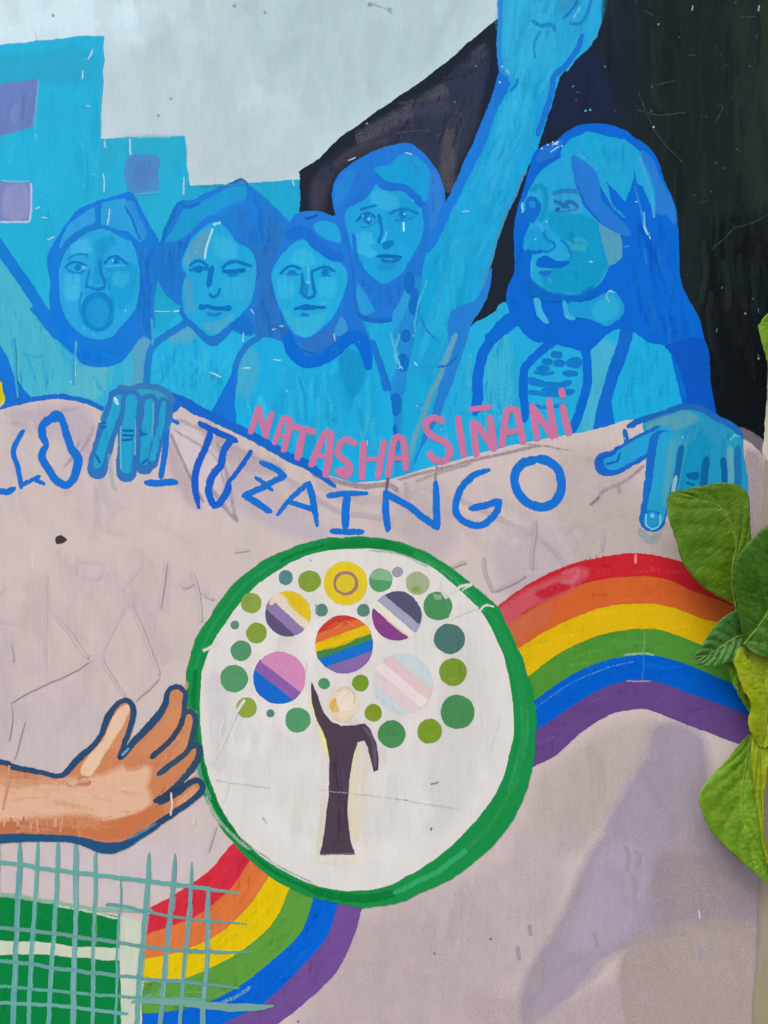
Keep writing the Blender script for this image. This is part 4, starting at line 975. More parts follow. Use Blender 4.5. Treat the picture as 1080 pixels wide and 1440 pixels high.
rg.line([(520, 773), (560, 778), (600, 796)], 3, (150, 180, 160), .5, .6)

G1, G2, G3, OL, OL2, SLT = (74, 142, 96), (84, 150, 104), (76, 140, 92), (124, 154, 58), (118, 148, 48), (78, 128, 122)
for x, y, r, col in ((402, 812, 10, (84, 130, 134)), (435, 817, 15, (128, 156, 60)), (354, 848, 14, (132, 160, 70)), (331, 879, 6, (92, 134, 124)), (361, 890, 14, (130, 156, 64)), (339, 915, 14, (84, 144, 104)),
                     (329, 954, 19, G2), (347, 995, 14, (140, 162, 66)), (380, 1003, 5.5, (92, 124, 120)), (419, 1012, 17, G2), (456, 961, 8, (76, 144, 104)), (453, 858, 8.5, (86, 132, 122)), (511, 858, 8.5, (86, 132, 118)),
                     (507, 960, 11, (114, 150, 48)), (535, 816, 16, (84, 152, 100)), (559, 804, 7.5, (150, 150, 158)), (587, 820, 15.5, (158, 172, 136)), (616, 852, 19.5, (74, 142, 92)), (632, 898, 21, (74, 114, 108)),
                     (637, 945, 18.5, (118, 148, 50)), (643, 1001, 23.5, (72, 138, 84)), (604, 1028, 17, (118, 150, 48)), (551, 1032, 19, (74, 140, 84)), (525, 1002, 11.5, (124, 150, 44))):
    d = P("painted_dot", em)
    d.disc(x, y, r, col, feather=1.2)
    if r > 9:
        d.brush([(x - r, y - r * .9), (x + r, y - r * .9), (x + r, y + r * .9), (x - r, y + r * .9)] if False else [(x - r * .8, y - r * .5), (x, y - r * .85), (x + r * .8, y - r * .5), (x + r * .8, y + r * .5), (x, y + r * .85), (x - r * .8, y + r * .5)],
                [tuple(min(255, int(v * 1.12)) for v in col), tuple(int(v * .9) for v in col)], 5, 40, r * .9, r * .3, .4, 60)
    if (x, y) == (535, 816): d.poly([(522, 812), (530, 802), (544, 802), (550, 814)], (130, 178, 136), soft=.4, feather=3)
    if (x, y) == (587, 820): d.blob([(578, 828), (588, 824), (592, 834), (582, 834)], (126, 156, 60), .8, feather=3)
    if (x, y) == (616, 852): d.blob([(608, 836), (622, 836), (620, 842), (610, 842)], (150, 180, 150), .7, feather=2)

def flag_disc(label, cx, cy, r, bands, ang, name="striped_disc", **kw):
    """bands: (offset0, offset1, colour) in radii along the direction ang (deg, y down)"""
    d = P(name, em, label)
    ux, uy = cos(radians(ang)), sin(radians(ang))
    for o0, o1, col in bands:
        o0, o1 = max(-1, o0), min(1, o1)
        a0, a1 = math.acos(o0), math.acos(o1)
        pts = []
        k = 10
        for i in range(k + 1):
            t = a0 + (a1 - a0) * i / k
            pts.append((cos(t), sin(t)))
        for i in range(k + 1):
            t = a1 + (a0 - a1) * i / k
            pts.append((cos(t), -sin(t)))
        P2 = [(cx + r * (u * ux - w * uy), cy + r * (u * uy + w * ux)) for u, w in pts]
        d.poly(P2, col, False, wobble=.5, **kw)
        d.brush(P2, [tuple(min(255, int(v * 1.07)) for v in col), tuple(int(v * .94) for v in col)], 5, ang + 90, r * .6, r * .14, .4, 8)
    return d
d = P("ringed_disc", em, "yellow disc with a mauve ring")
d.disc(486, 820, 30, (222, 196, 44)); d.disc(486, 820, 17, (160, 118, 112)); d.disc(486, 820, 12.5, (216, 190, 48)); d.brush([(462, 806), (486, 794), (510, 808), (508, 836), (486, 846), (464, 834)], [(232, 206, 50), (208, 182, 40)], 10, 30, 20, 4, .3, 50)
d = flag_disc("yellow, cream, lilac and dark purple striped disc", 405, 863, 31, [(-1, -.42, (92, 84, 118)), (-.46, .06, (140, 120, 166)), (.02, .42, (220, 208, 190)), (.38, 1, (218, 188, 40))], -48)
d.line([(382, 848), (392, 838), (402, 846)], 7, (220, 206, 186), .8, .3)
flag_disc("pink, purple and blue striped disc", 393, 953, 36, [(-1, -.28, (24, 104, 200)), (-.32, .14, (136, 96, 164)), (.1, 1, (204, 138, 180))], -52)
d = flag_disc("dark grey, white and purple striped disc", 558, 866, 34, [(-1, -.3, (134, 66, 134)), (-.34, .02, (224, 220, 212)), (-.02, .4, (158, 160, 184)), (.36, 1, (84, 84, 110))], -50)
d.line([(531, 852), (546, 872), (572, 892)], 3, (220, 214, 170), .6, .5)
flag_disc("faint pastel blue, pink and white striped disc", 566, 961, 41, [(-1, -.55, (196, 208, 212)), (-.59, -.14, (216, 200, 202)), (-.18, .2, (228, 214, 212)), (.16, .56, (216, 192, 194)), (.52, 1, (194, 208, 210))], -50, feather=3, soft=.5)
d = flag_disc("small rainbow striped disc in the middle", 484, 906, 40, [(-1, -.62, (196, 60, 48)), (-.66, -.32, (214, 108, 60)), (-.36, -.02, (222, 184, 24)), (-.06, .24, (66, 134, 70)), (.2, .6, (26, 110, 200)), (.56, 1, (132, 104, 164))], 70)
d.line([(462, 882), (474, 876), (484, 878), (496, 872)], 4, (210, 84, 50), .8, .2); d.line([(470, 884), (486, 874), (500, 882)], 3, (226, 130, 90), .5, .5); d.line([(455, 912), (480, 906), (520, 890)], 3, (214, 176, 20), .6)
d = P("cream_disc", em, "faint cream disc with an orange smudge")
d.disc(482, 990, 22, (224, 208, 184), 24, op=.85, soft=.5, feather=3); d.poly([(464, 992), (470, 982), (477, 990), (474, 1000), (468, 1000)], (218, 174, 84), soft=.5, feather=2)
d.disc(486, 986, 12, (228, 216, 200), 13, op=.8, soft=.5, feather=3); d.line([(474, 972), (488, 966), (498, 976), (498, 990)], 3, (200, 186, 170), .6, .6); d.line([(470, 1010), (486, 1014), (498, 1004)], 2.5, (208, 192, 176), .6, .6)
tr = P("tree", em, "dark purple bare tree trunk")
hp = P("yellow_halo", em)
hp.line([(438, 985), (448, 1010), (456, 1040), (462, 1062)], 9, (232, 224, 160), .8, .7, 3); hp.line([(502, 1050), (498, 1090), (496, 1130), (500, 1180)], 12, (226, 216, 184), .7, .8, 4); hp.line([(520, 1060), (512, 1100), (508, 1150)], 10, (226, 218, 190), .5, .9, 5)
hp.line([(456, 1120), (452, 1160), (446, 1200)], 6, (222, 214, 186), .6, .8, 3); hp.line([(446, 1206), (476, 1210), (504, 1206)], 8, (226, 220, 200), .7, .8, 3); hp.line([(494, 968), (470, 1004), (500, 1016)], 4, (214, 196, 170), .4, .8)
TC = (78, 64, 78)
tr.poly([(438, 960), (444, 974), (447, 984), (455, 1002), (466, 1015), (480, 1021), (500, 1020), (512, 1018), (520, 1026), (530, 1048), (532, 1070), (531, 1082), (526, 1085), (523, 1072), (519, 1051), (512, 1040), (502, 1042), (495, 1069),
         (490, 1102), (488, 1148), (491, 1176), (498, 1200), (450, 1200), (457, 1172), (463, 1116), (465, 1069), (460, 1042), (447, 1012), (439, 985)], TC, False, wobble=.7)
tr.brush([(462, 1030), (498, 1030), (490, 1070), (484, 1150), (490, 1196), (456, 1196), (466, 1110)], [(92, 78, 92), (66, 52, 68), (84, 72, 96)], 40, 88, 40, 5, .45, 6)
tr.line([(512, 1022), (524, 1040), (528, 1078)], 5, (96, 88, 112), .6, .3); tr.line([(449, 1200), (498, 1200)], 2, (110, 100, 110), .7)
P("hairline_mark", em).line([(448, 1110), (500, 1116), (560, 1124), (650, 1138)], 1.6, (176, 172, 172), .45, .5); P("hairline_mark", em).line([(560, 1124), (574, 1125)], 2, (150, 146, 150), .5, .3); P("hairline_mark", em).line([(606, 1102), (616, 1100)], 2.6, (130, 130, 126), .8); P("hairline_mark", em).line([(304, 1098), (380, 1108)], 1.6, (190, 186, 186), .6, .5)
P("hairline_mark", em).line([(444, 850), (446, 860)], 2.4, (150, 160, 160), .6, .3); P("hairline_mark", em).line([(432, 930), (430, 950)], 2.4, (180, 176, 176), .6, .4); P("hairline_mark", em).line([(436, 786), (438, 790)], 2.2, (170, 168, 168), .6); P("hairline_mark", em).line([(370, 1150), (376, 1158)], 3.5, (184, 180, 178), .6, .4)

# ------------------------------------------------------------------ green field and wire net, lower left
gf = P("green_field", wall, "flat green painted blocks at the lower left")
gf.poly([(X0, 1256), (0, 1260), (58, 1268), (168, 1288), (200, 1296), (198, 1600), (X0, 1600)], (198, 206, 188), False, wobble=.8)
GR = (10, 126, 62)
gf.poly([(X0, 1252), (0, 1258), (58, 1267), (110, 1276), (168, 1290), (168, 1331), (100, 1329), (50, 1322), (X0, 1318)], GR, False, wobble=.9)
gf.poly([(X0, 1338), (0, 1343), (60, 1342), (100, 1346), (168, 1351), (170, 1400), (168, 1600), (X0, 1600)], GR, False, wobble=.9)
gf.brush([(X0, 1262), (100, 1282), (165, 1294), (165, 1325), (X0, 1315)], [(20, 138, 74), (4, 112, 54), (14, 130, 60)], 60, 10, 40, 8, .4, 20)
gf.brush([(X0, 1346), (165, 1356), (165, 1590), (X0, 1590)], [(20, 138, 74), (4, 112, 54), (14, 132, 60)], 90, 85, 50, 8, .4, 20)
gf.line([(-10, 1256), (50, 1264), (120, 1276), (200, 1280), (214, 1282)], 6, (140, 184, 164), .7, .5); gf.line([(76, 1272), (120, 1280), (166, 1290)], 3, (190, 210, 190), .7, .4)
gf.brush([(170, 1296), (200, 1300), (196, 1500), (170, 1500)], [(178, 202, 180), (214, 218, 204)], 16, 90, 50, 8, .4, 5)
net = empty("painted_net", wall, "teal painted wire netting over the lower left corner")
TL = (104, 164, 162)
for a, b, w, o in (((-66, 1178), (-76, 1600), 6, 1), ((-36, 1178), (-44, 1600), 7, 1), ((0, 1180), (-10, 1600), 4, .9), ((29, 1184), (12, 1600), 8, 1), ((54, 1178), (36, 1600), 5.5, 1), ((83, 1178), (64, 1600), 6, 1), ((108, 1180), (100, 1600), 8, 1), ((136, 1188), (130, 1600), 5, .95),
                   ((171, 1230), (156, 1600), 3.5, .8), ((210, 1198), (186, 1600), 7, 1), ((246, 1200), (216, 1600), 6.5, 1), ((270, 1212), (244, 1600), 5, .9), ((294, 1246), (278, 1600), 7.5, .95)):
    n = P("net_strand", net)
    mx, my = (a[0] + b[0]) / 2 + R.uniform(-3, 1), (a[1] + b[1]) / 2
    n.line([(a[0], a[1], .35), (a[0] - 1, a[1] + 30, 1), (a[0] + (b[0] - a[0]) * .3 + R.uniform(-2, 2), a[1] + (b[1] - a[1]) * .3, .9), (mx, my, 1.1), b], w * .86, (104 + R.randint(-8, 10), 164 + R.randint(-8, 4), 162), o, .1, 1, .15)
    n.line([(a[0] + R.uniform(-1, 1), a[1] + 60), (a[0] + (b[0] - a[0]) * .5, (a[1] + b[1]) / 2)], w * .4, (130, 182, 176), .5, .5)
for pts, w, o in (([(-160, 1206), (0, 1212), (70, 1222), (135, 1230), (217, 1239), (280, 1248), (337, 1256, .4)], 6, .95), ([(-160, 1292), (0, 1304), (90, 1314), (168, 1325), (230, 1334), (300, 1338), (356, 1337, .3)], 5.5, .95),
                  ([(207, 1280), (250, 1289), (300, 1295), (347, 1299, .3)], 4, .85), ([(-160, 1340), (0, 1350), (90, 1362), (192, 1374), (260, 1380), (337, 1389, .4)], 5.5, .95), ([(-160, 1376), (0, 1386), (90, 1394), (192, 1402), (290, 1404)], 4.5, .9),
                  ([(-160, 1400), (0, 1409), (90, 1414), (180, 1425)], 5, .95), ([(186, 1408, .6), (240, 1408), (300, 1414, 1.3), (350, 1416, 1.3), (385, 1414, .3)], 9, .9), ([(-160, 1455), (0, 1462), (160, 1474), (300, 1480)], 5, .95),
                  ([(150, 1271), (180, 1274), (206, 1282)], 5, .8), ([(-160, 1246), (-20, 1256)], 5, .9)):
    n = P("net_strand", net)
    n.line(pts, w * .88, (100 + R.randint(-6, 14), 160 + R.randint(-6, 6), 154 + R.randint(-6, 8)), o, .1, 1, .2, .9)

# ------------------------------------------------------------------ brown forearm and hand reaching the ring
hd = empty("painted_hand", wall, "brown painted forearm and open hand reaching the green ring")
s = P("skin", hd)
SK = (200, 132, 92)
s.poly([(X0, 1050), (0, 1072), (15, 1078), (59, 1086), (87, 1092), (110, 1068), (139, 1042), (154, 1009), (166, 991), (178, 986), (186, 994), (186, 1011), (178, 1038), (169, 1066), (193, 1042), (219, 1014), (233, 993), (238, 974), (249, 966), (260, 974),
        (259, 990), (270, 1000), (274, 1010), (272, 1030), (266, 1048), (276, 1050), (279, 1060), (270, 1078), (278, 1096), (284, 1108), (266, 1128), (237, 1146), (207, 1166), (178, 1182), (142, 1184), (113, 1180), (89, 1175), (30, 1175), (0, 1174), (X0, 1165)], SK, True)
LT = (222, 180, 152)
s.blob([(X0, 1100), (0, 1094), (50, 1096), (110, 1098), (150, 1092), (200, 1074), (214, 1082), (208, 1106), (216, 1124), (200, 1140), (160, 1150), (120, 1142), (60, 1144), (0, 1150), (X0, 1150)], LT, .92, feather=10)
s.blob([(-20, 1082), (30, 1092), (80, 1100), (0, 1106)], (204, 146, 114), .7, feather=6)
s.poly([(172, 996), (182, 992), (178, 1010), (160, 1040), (146, 1060), (136, 1080), (126, 1090), (115, 1084), (126, 1064), (146, 1040), (160, 1010)], (226, 190, 162), True, 1, .4, 3)
s.blob([(184, 1000), (184, 1014), (172, 1044), (164, 1064), (156, 1050), (172, 1026)], (204, 140, 100), .85, feather=3)
s.blob([(200, 1050), (236, 1010), (248, 980), (252, 1006), (234, 1040), (214, 1062), (196, 1074)], (206, 140, 98), .7, feather=5)
s.blob([(110, 1166), (160, 1156), (200, 1144), (230, 1130), (232, 1142), (180, 1176), (130, 1178)], (196, 116, 74), .9, feather=5)
s.blob([(0, 1158), (60, 1160), (110, 1166), (110, 1176), (0, 1172)], (186, 112, 74), .85, feather=5)
s.blob([(110, 1092), (130, 1096), (126, 1104), (106, 1102)], (176, 112, 76), .7, feather=4)
s.blob([(176, 1070), (210, 1060), (200, 1078), (176, 1084)], (202, 132, 94), .7, feather=5)
s.brush([(-150, 1100), (100, 1100), (200, 1080), (212, 1110), (150, 1146), (-150, 1150)], [(230, 192, 164), (214, 168, 136), (222, 180, 152)], 70, 10, 50, 6, .5, 20)
s.brush([(-100, 1150), (110, 1152), (220, 1130), (170, 1170), (-100, 1170)], [(206, 140, 100), (186, 110, 72), (214, 156, 120)], 50, 5, 40, 4, .45, 20)
s.brush([(0, 1080), (100, 1100), (110, 1085), (140, 1050), (120, 1110), (0, 1095)], [(206, 140, 100), (190, 118, 80)], 24, 10, 26, 4, .4, 20)
s.brush([(215, 1060), (262, 1010), (260, 1040), (230, 1090), (270, 1070), (270, 1100), (220, 1120)], [(214, 148, 106), (186, 112, 76), (206, 134, 92)], 46, -55, 22, 5, .5, 20)
for x in range(-20, 110, 9):
    s.line([(x, 1150 + R.uniform(-4, 6)), (x + R.uniform(-2, 2), 1164 + R.uniform(-6, 6))], 3.4, R.choice([(220, 170, 140), (190, 120, 84)]), .6, .4)
fn = P("finger", hd, "fingers of the brown hand")
fn.blob([(226, 1086), (250, 1076), (272, 1056), (276, 1062), (262, 1082), (240, 1100), (216, 1112), (212, 1104)], (200, 130, 88), .9, feather=4)
fn.blob([(252, 1122), (276, 1104), (280, 1110), (258, 1132), (246, 1134)], (212, 156, 118), .9, feather=3)
fn.blob([(244, 1060), (262, 1040), (268, 1010), (272, 1030), (258, 1056), (236, 1074)], (208, 142, 100), .8, feather=3)
fn.line([(252, 1108), (266, 1094), (276, 1088)], 3, (220, 190, 170), .8, .3)
ol = P("outline", hd)
NV = (44, 76, 112)
ol.line([(X0, 1052), (0, 1071), (15, 1077, 1.2), (59, 1086), (87, 1090), (110, 1067, 1.4), (139, 1040), (152, 1009, 1.4), (164, 991), (177, 984), (187, 993), (187, 1011), (178, 1038), (169, 1066), (193, 1038, 1.4), (219, 1012, 1.6), (232, 992, 1.3), (236, 974), (248, 965), (261, 974), (259, 994)], 6.4, NV, wobble=.6, smooth=True)
ol.line([(260, 990), (256, 1016), (240, 1040), (214, 1065)], 6.5, (50, 72, 98))
ol.line([(258, 1004), (268, 999), (275, 1010), (272, 1030), (264, 1056), (246, 1070), (223, 1088)], 7, (48, 80, 104))
ol.line([(268, 1050), (278, 1047), (281, 1060), (270, 1080), (250, 1104), (236, 1118)], 8, (48, 78, 104))
ol.line([(220, 1126, 1.4), (246, 1114), (272, 1098), (282, 1098), (285, 1110), (266, 1128), (238, 1147), (208, 1168), (178, 1186)], 7.5, (44, 72, 108))
ol.poly([(219, 1126), (236, 1112), (256, 1104), (262, 1108), (240, 1124), (224, 1130)], (46, 66, 96))
ol.line([(X0, 1176, 1.3), (0, 1178, 1.4), (40, 1178, 1.2), (92, 1178), (120, 1184, 1.3), (142, 1190, 1.7), (160, 1192, 1.7), (178, 1186, 1.2), (208, 1168)], 8.5, (36, 82, 126), wobble=.8)
ol.line([(262, 968), (264, 960)], 6, (200, 160, 120), .6, .5); ol.line([(172, 1062), (180, 1052)], 4, (130, 170, 200), .6, .4); ol.line([(180, 1180), (220, 1158)], 3, (90, 140, 180), .6, .4)

# ------------------------------------------------------------------ bare strip beyond the mural's right edge
mg = P("cream_margin", wall, "unpainted cream plaster strip along the right edge")
mg.poly([(1076, 640), (1071, 740), (1074, 900), (1070, 1100), (1068, 1240), (1063, 1360), (1056, Y1), (1300, Y1), (1300, 640)], (158, 146, 134), False, feather=2, soft=.3)
mg.poly([(1081, 470), (1079, 560), (1072, 636), (1080, 648), (1300, 660), (1300, 470)], (200, 196, 184), False)
mg.brush([(1075, 700), (1240, 700), (1240, 1500), (1070, 1500)], [(168, 156, 142), (150, 138, 124), (156, 148, 126)], 60, 88, 80, 12, .4, 8)
mg.line([(1069, 1230), (1066, 1330), (1060, 1430), (1056, 1520)], 5, (146, 132, 122), .5, .8); mg.blob([(1066, 1380), (1090, 1340), (1090, 1500), (1062, 1500)], (150, 144, 114), .8, feather=8)

# ------------------------------------------------------------------ chips and drips in the paint film
ch = P("paint_chip", wall, "small pale chips and drips scattered over the figures"); ch.kind = "stuff"
WC = (160, 208, 232)
for pts, w in (([(147, 197), (149, 208)], 3), ([(183, 196), (184, 218)], 3), ([(259, 250), (258, 274)], 2.6), ([(154, 294), (152, 316)], 2.6), ([(145, 245), (147, 270)], 2.2), ([(130, 70), (124, 84)], 3), ([(118, 100), (116, 112)], 2.4), ([(67, 337), (76, 333)], 3.2),
               ([(58, 306), (66, 306)], 2.2), ([(50, 294), (56, 292)], 2.6), ([(412, 253), (414, 262)], 2.2), ([(120, 148), (128, 150)], 1.8), ([(244, 438), (252, 437)], 3), ([(343, 468), (343, 482)], 1.8), ([(340, 518), (352, 518)], 2.4), ([(296, 524), (312, 530)], 2.4),
               ([(385, 506), (395, 506)], 2), ([(354, 436), (357, 442)], 2), ([(516, 620), (517, 626)], 2.4), ([(650, 298), (660, 297)], 1.8), ([(712, 98), (716, 104)], 1.6), ([(560, 518), (564, 516)], 2), ([(583, 510), (586, 514)], 3), ([(430, 396), (436, 398)], 1.8),
               ([(490, 226), (500, 222)], 2), ([(570, 214), (580, 216)], 2.4), ([(776, 204), (786, 198)], 2.4), ([(774, 214), (786, 206)], 1.6), ([(893, 284), (896, 284)], 2.4), ([(904, 318), (910, 330)], 2.4), ([(856, 410), (864, 412)], 1.8), ([(829, 369), (832, 369)], 2.6),
               ([(912, 332), (914, 336)], 2), ([(241, 1114), (242, 1132), (240, 1146)], 3), ([(273, 1150), (274, 1158)], 3), ([(470, 470), (472, 480)], 1.6), ([(402, 548), (404, 552)], 2), ([(218, 438), (240, 438)], 1.2), ([(22, 500), (24, 540)], 1.4), ([(108, 480), (106, 530)], 1.6),
               ([(45, 780), (46, 796)], 3), ([(982, 1280), (984, 1290)], 2.4), ([(160, 562), (165, 568)], 3.4)):
    ch.line(pts, w * .85, WC if pts[0][1] < 700 else (214, 206, 206), .75, .3, .7, .2, .9)
for i in range(45):
    x, y = R.uniform(0, 980), R.uniform(80, 620)
    if y < 330 and (x > 140 and x < 470): continue
    if x > 420 and x < 700 and y < 210: continue
    ch.disc(x, y, R.uniform(.7, 1.6), R.choice([(90, 184, 226), (100, 184, 226), (130, 200, 232)]), op=.8, soft=.3, feather=.5, wobble=.2)
for x in (703, 706, 762, 770, 777, 783, 790): ch.disc(x, R.uniform(200, 212) if x > 750 else R.uniform(80, 120), 1.2, (190, 205, 215), op=.8, feather=.5, wobble=.2)
for x, y in ((612, 1340), (606, 1165), (790, 820), (126, 1396), (420, 1436), (690, 1320)): ch.disc(x, y, 1.8, (130, 112, 120), op=.7, feather=.7)
hc = P("dark_chip", wall, "small dark chip in the pale plaster at the left")
hc.poly([(80, 755), (86, 753), (94, 759), (86, 764), (81, 765)], (66, 58, 64), feather=2, soft=.3)
yl = P("yellow_patch", wall, "sliver of yellow paint at the left edge")
yl.poly([(-60, 540), (-4, 536), (3, 548), (6, 562), (-4, 572), (-60, 565)], (202, 200, 24)); yl.line([(0, 572), (5, 562)], 3, (200, 205, 150), .7)
# ------------------------------------------------------------------ old scratched lines in the plaster, painted over
def scratch(p, pts, col, w=3.4, h=0.24, smooth=True):
    """a scored groove with raised burrs on both sides"""
    p = P("scratch", p)
    P2 = crom([tuple(q) for q in pts], False, 4) if smooth and len(pts) > 2 else lin_pts(pts, False, 4)
    sd = R.random() * 40
    P2 = [wob(x, y, .8, sd) for x, y in P2]
    xs = [q[0] for q in P2]; ys = [q[1] for q in P2]
    lv = level_for(min(xs) - 5, min(ys) - 5, max(xs) + 5, max(ys) + 5)
    c = alb(col); rows = []
    n = len(P2)
    for i, (x, y) in enumerate(P2):
        a, b = P2[max(0, i - 1)], P2[min(n - 1, i + 1)]
        dx, dy = b[0] - a[0], b[1] - a[1]; l = hypot(dx, dy) or 1
        u, v = dx / l, dy / l
        k = min(1, (i + .3) / 4, (n - 1 - i + .3) / 4) * (0.75 + 0.5 * noise.noise(Vector((i * .3, sd, 1))))
        row = []
        for o, hh, e in ((-w, 0, 0), (-w * .34, h * k, .95), (0, .06, 1), (w * .34, h * k, .95), (w, 0, 0)):
            q = p.vert(x - v * o, y + u * o, lv, c, e, .9)
            X, Y, Z = p.v[q]; p.v[q] = (X, Y - hh * .001, Z); row.append(q)
        rows.append(row)
    for a, b in zip(rows, rows[1:]):
        for k in range(4): p.f.append((a[k], b[k], b[k + 1], a[k + 1]))

sc = bn
BC = (196, 183, 185)
for pts in ([(66, 808), (65, 870), (63, 936)], [(125, 928), (104, 943), (70, 958), (40, 972), (13, 988)], [(72, 862), (90, 880), (110, 905), (124, 925)], [(180, 850), (160, 884), (141, 922)], [(141, 924), (158, 952), (176, 978)],
            [(183, 848), (195, 872), (208, 905), (224, 948)], [(224, 953), (206, 970), (190, 984)], [(110, 784), (107, 809)], [(114, 790), (130, 792), (145, 792)], [(146, 794), (140, 811), (114, 813)], [(201, 786), (196, 800), (182, 818), (170, 832)],
            [(234, 792), (230, 820), (225, 854)], [(270, 804), (278, 830), (283, 874)], [(252, 820), (262, 826), (272, 820)], [(-20, 850), (0, 836), (10, 824)], [(-20, 872), (14, 876), (36, 881)], [(14, 992), (16, 1012), (12, 1040)], [(34, 1014), (28, 1036), (20, 1066)],
            [(6, 900), (16, 912), (18, 930)], [(303, 1160), (298, 1176), (292, 1198)], [(330, 776), (350, 772)], [(284, 832), (300, 842)]):
    scratch(sc, pts, BC)
for pts in ([(680, 784), (682, 806), (693, 832)], [(695, 831), (716, 822), (738, 808)], [(753, 732), (752, 750), (748, 776), (748, 800)], [(849, 748), (848, 762), (845, 776)], [(796, 752), (804, 742), (816, 740), (822, 752), (816, 764)], [(636, 798), (648, 792), (656, 790)]):
    scratch(sc, pts, (180, 168, 172))
for pts in ([(878, 1190), (884, 1200), (882, 1226)], [(892, 1196), (900, 1202), (896, 1220)], [(890, 1230), (894, 1254)], [(744, 1300), (746, 1316)], [(834, 1310), (840, 1330)], [(986, 1330), (984, 1350)], [(728, 1330), (730, 1350)]):
    scratch(sc, pts, (160, 148, 162), 4, .3)
se = em
for pts in ([(345, 984), (332, 1004), (316, 1040), (298, 1076)], [(324, 1080), (320, 1104), (312, 1134)], [(672, 986), (674, 1016), (684, 1058)], [(702, 1000), (697, 1022), (685, 1058)], [(617, 818), (621, 832), (628, 842)], [(629, 872), (650, 862), (672, 854)],
            [(634, 832), (650, 824), (664, 822)], [(286, 916), (300, 908), (312, 898)], [(645, 848), (650, 862)], [(292, 976), (302, 976)], [(316, 1010), (310, 1030), (313, 1046)]):
    scratch(se, pts, (216, 213, 211), 3.2, .28)
scratch(se, [(627, 842), (630, 856), (629, 870)], (82, 146, 100), 2.6, .25)
sf = f1
for pts in ([(107, 486), (104, 512), (103, 542)], [(20, 476), (22, 520), (26, 560)], [(40, 500), (52, 502), (62, 500)], [(213, 448), (215, 470), (214, 486)]):
    scratch(sf, pts, (64, 164, 208), 2.6, .25)
ss = hd
scratch(ss, [(14, 1076), (12, 1100), (5, 1138)], (206, 150, 116), 2.8, .3)

for p in PIECES: p.build()

# ------------------------------------------------------------------ leafy plant in front of the wall, right edge
def leaf_mat(name, c0, c1, vein):
    m, N, L, p = nodes_of(name)
    nt = m.node_tree
    out = N["Material Output"]
    r = N.new("ShaderNodeValToRGB")
    r.color_ramp.elements[0].position = .3; r.color_ramp.elements[1].position = .7
    r.color_ramp.elements[0].color = alb(c0); r.color_ramp.elements[1].color = alb(c1)
    a = noise_node(nt, (1, 1, 1), 45.0, 5, .65)
    L.new(a, r.inputs[0])
    at = N.new("ShaderNodeAttribute"); at.attribute_name = "vein"
    mx = N.new("ShaderNodeMix"); mx.data_type = 'RGBA'
    L.new(at.outputs["Fac"], mx.inputs[0]); L.new(r.outputs[0], mx.inputs[6]); mx.inputs[7].default_value = alb(vein)
    L.new(mx.outputs[2], p.inputs["Base Color"])
    p.inputs["Roughness"].default_value = 0.48
    p.inputs["Specular IOR Level"].default_value = 0.4
    b = N.new("ShaderNodeBump"); b.inputs["Distance"].default_value = 1.0; b.inputs["Strength"].default_value = .8
    h = math_node(nt, 'ADD', math_node(nt, 'MULTIPLY', noise_node(nt, (1, 1, 1), 320.0, 3), 0.0007), math_node(nt, 'MULTIPLY', noise_node(nt, (1, 1, 1), 110.0, 2), 0.0016))
    L.new(h, b.inputs["Height"]); L.new(b.outputs[0], p.inputs["Normal"])
    t = N.new("ShaderNodeBsdfTranslucent"); L.new(mx.outputs[2], t.inputs["Color"])
    ms = N.new("ShaderNodeMixShader"); ms.inputs[0].default_value = .3
    L.new(p.outputs[0], ms.inputs[1]); L.new(t.outputs[0], ms.inputs[2]); L.new(ms.outputs[0], out.inputs["Surface"])
    return m
LM = {"mid": leaf_mat("leaf_mid_green", (77, 118, 10), (103, 144, 28), (131, 168, 51)),
      "dark": leaf_mat("leaf_dark_green", (47, 99, 15), (71, 120, 28), (112, 157, 54)),
      "cool": leaf_mat("leaf_cool_green", (64, 125, 51), (88, 144, 66), (129, 172, 92)),
      "light": leaf_mat("leaf_fresh_green", (95, 146, 19), (133, 172, 47), (162, 192, 60)),
      "yellow": leaf_mat("leaf_yellow_green", (142, 162, 8), (172, 183, 28), (185, 200, 54)),
      "stem": leaf_mat("stem_green", (120, 146, 30), (144, 166, 54), (151, 172, 64))}

def place(x, y, h):
    k = (DIST - h) / DIST
    return Vector(((x - 540) * .001 * k, -h, 1.5 + (720 - y) * .001 * k))

def sample(pts, n):
    D = [0]
    for a, b in zip(pts, pts[1:]): D.append(D[-1] + hypot(b[0] - a[0], b[1] - a[1]))
    out = []
    j = 0
    for i in range(n + 1):
        s = D[-1] * i / n
        while j < len(pts) - 2 and D[j + 1] < s: j += 1
        t = (s - D[j]) / ((D[j + 1] - D[j]) or 1)
        out.append((pts[j][0] + (pts[j + 1][0] - pts[j][0]) * t, pts[j][1] + (pts[j + 1][1] - pts[j][1]) * t))
    return out

def tube(name, pts, rad, mat, parent, n=8):
    V, Fc = [], []
    up = Vector((0.1, -1, .2)).normalized()
    for i, p in enumerate(pts):
        a, b = pts[max(0, i - 1)], pts[min(len(pts) - 1, i + 1)]
        t = (b - a).normalized(); u = t.cross(up).normalized(); w = u.cross(t)
        r = rad[i] if isinstance(rad, (list, tuple)) else rad
        for k in range(n):
            V.append(tuple(p + (u * cos(2 * pi * k / n) + w * sin(2 * pi * k / n)) * r))
    for i in range(len(pts) - 1):
        for k in range(n):
            Fc.append((i * n + k, i * n + (k + 1) % n, (i + 1) * n + (k + 1) % n, (i + 1) * n + k))
    Fc.append(tuple(range(n))); Fc.append(tuple((len(pts) - 1) * n + k for k in range(n)))
    o = mesh_obj(name, V, Fc, mat, parent, None, True)
    return o

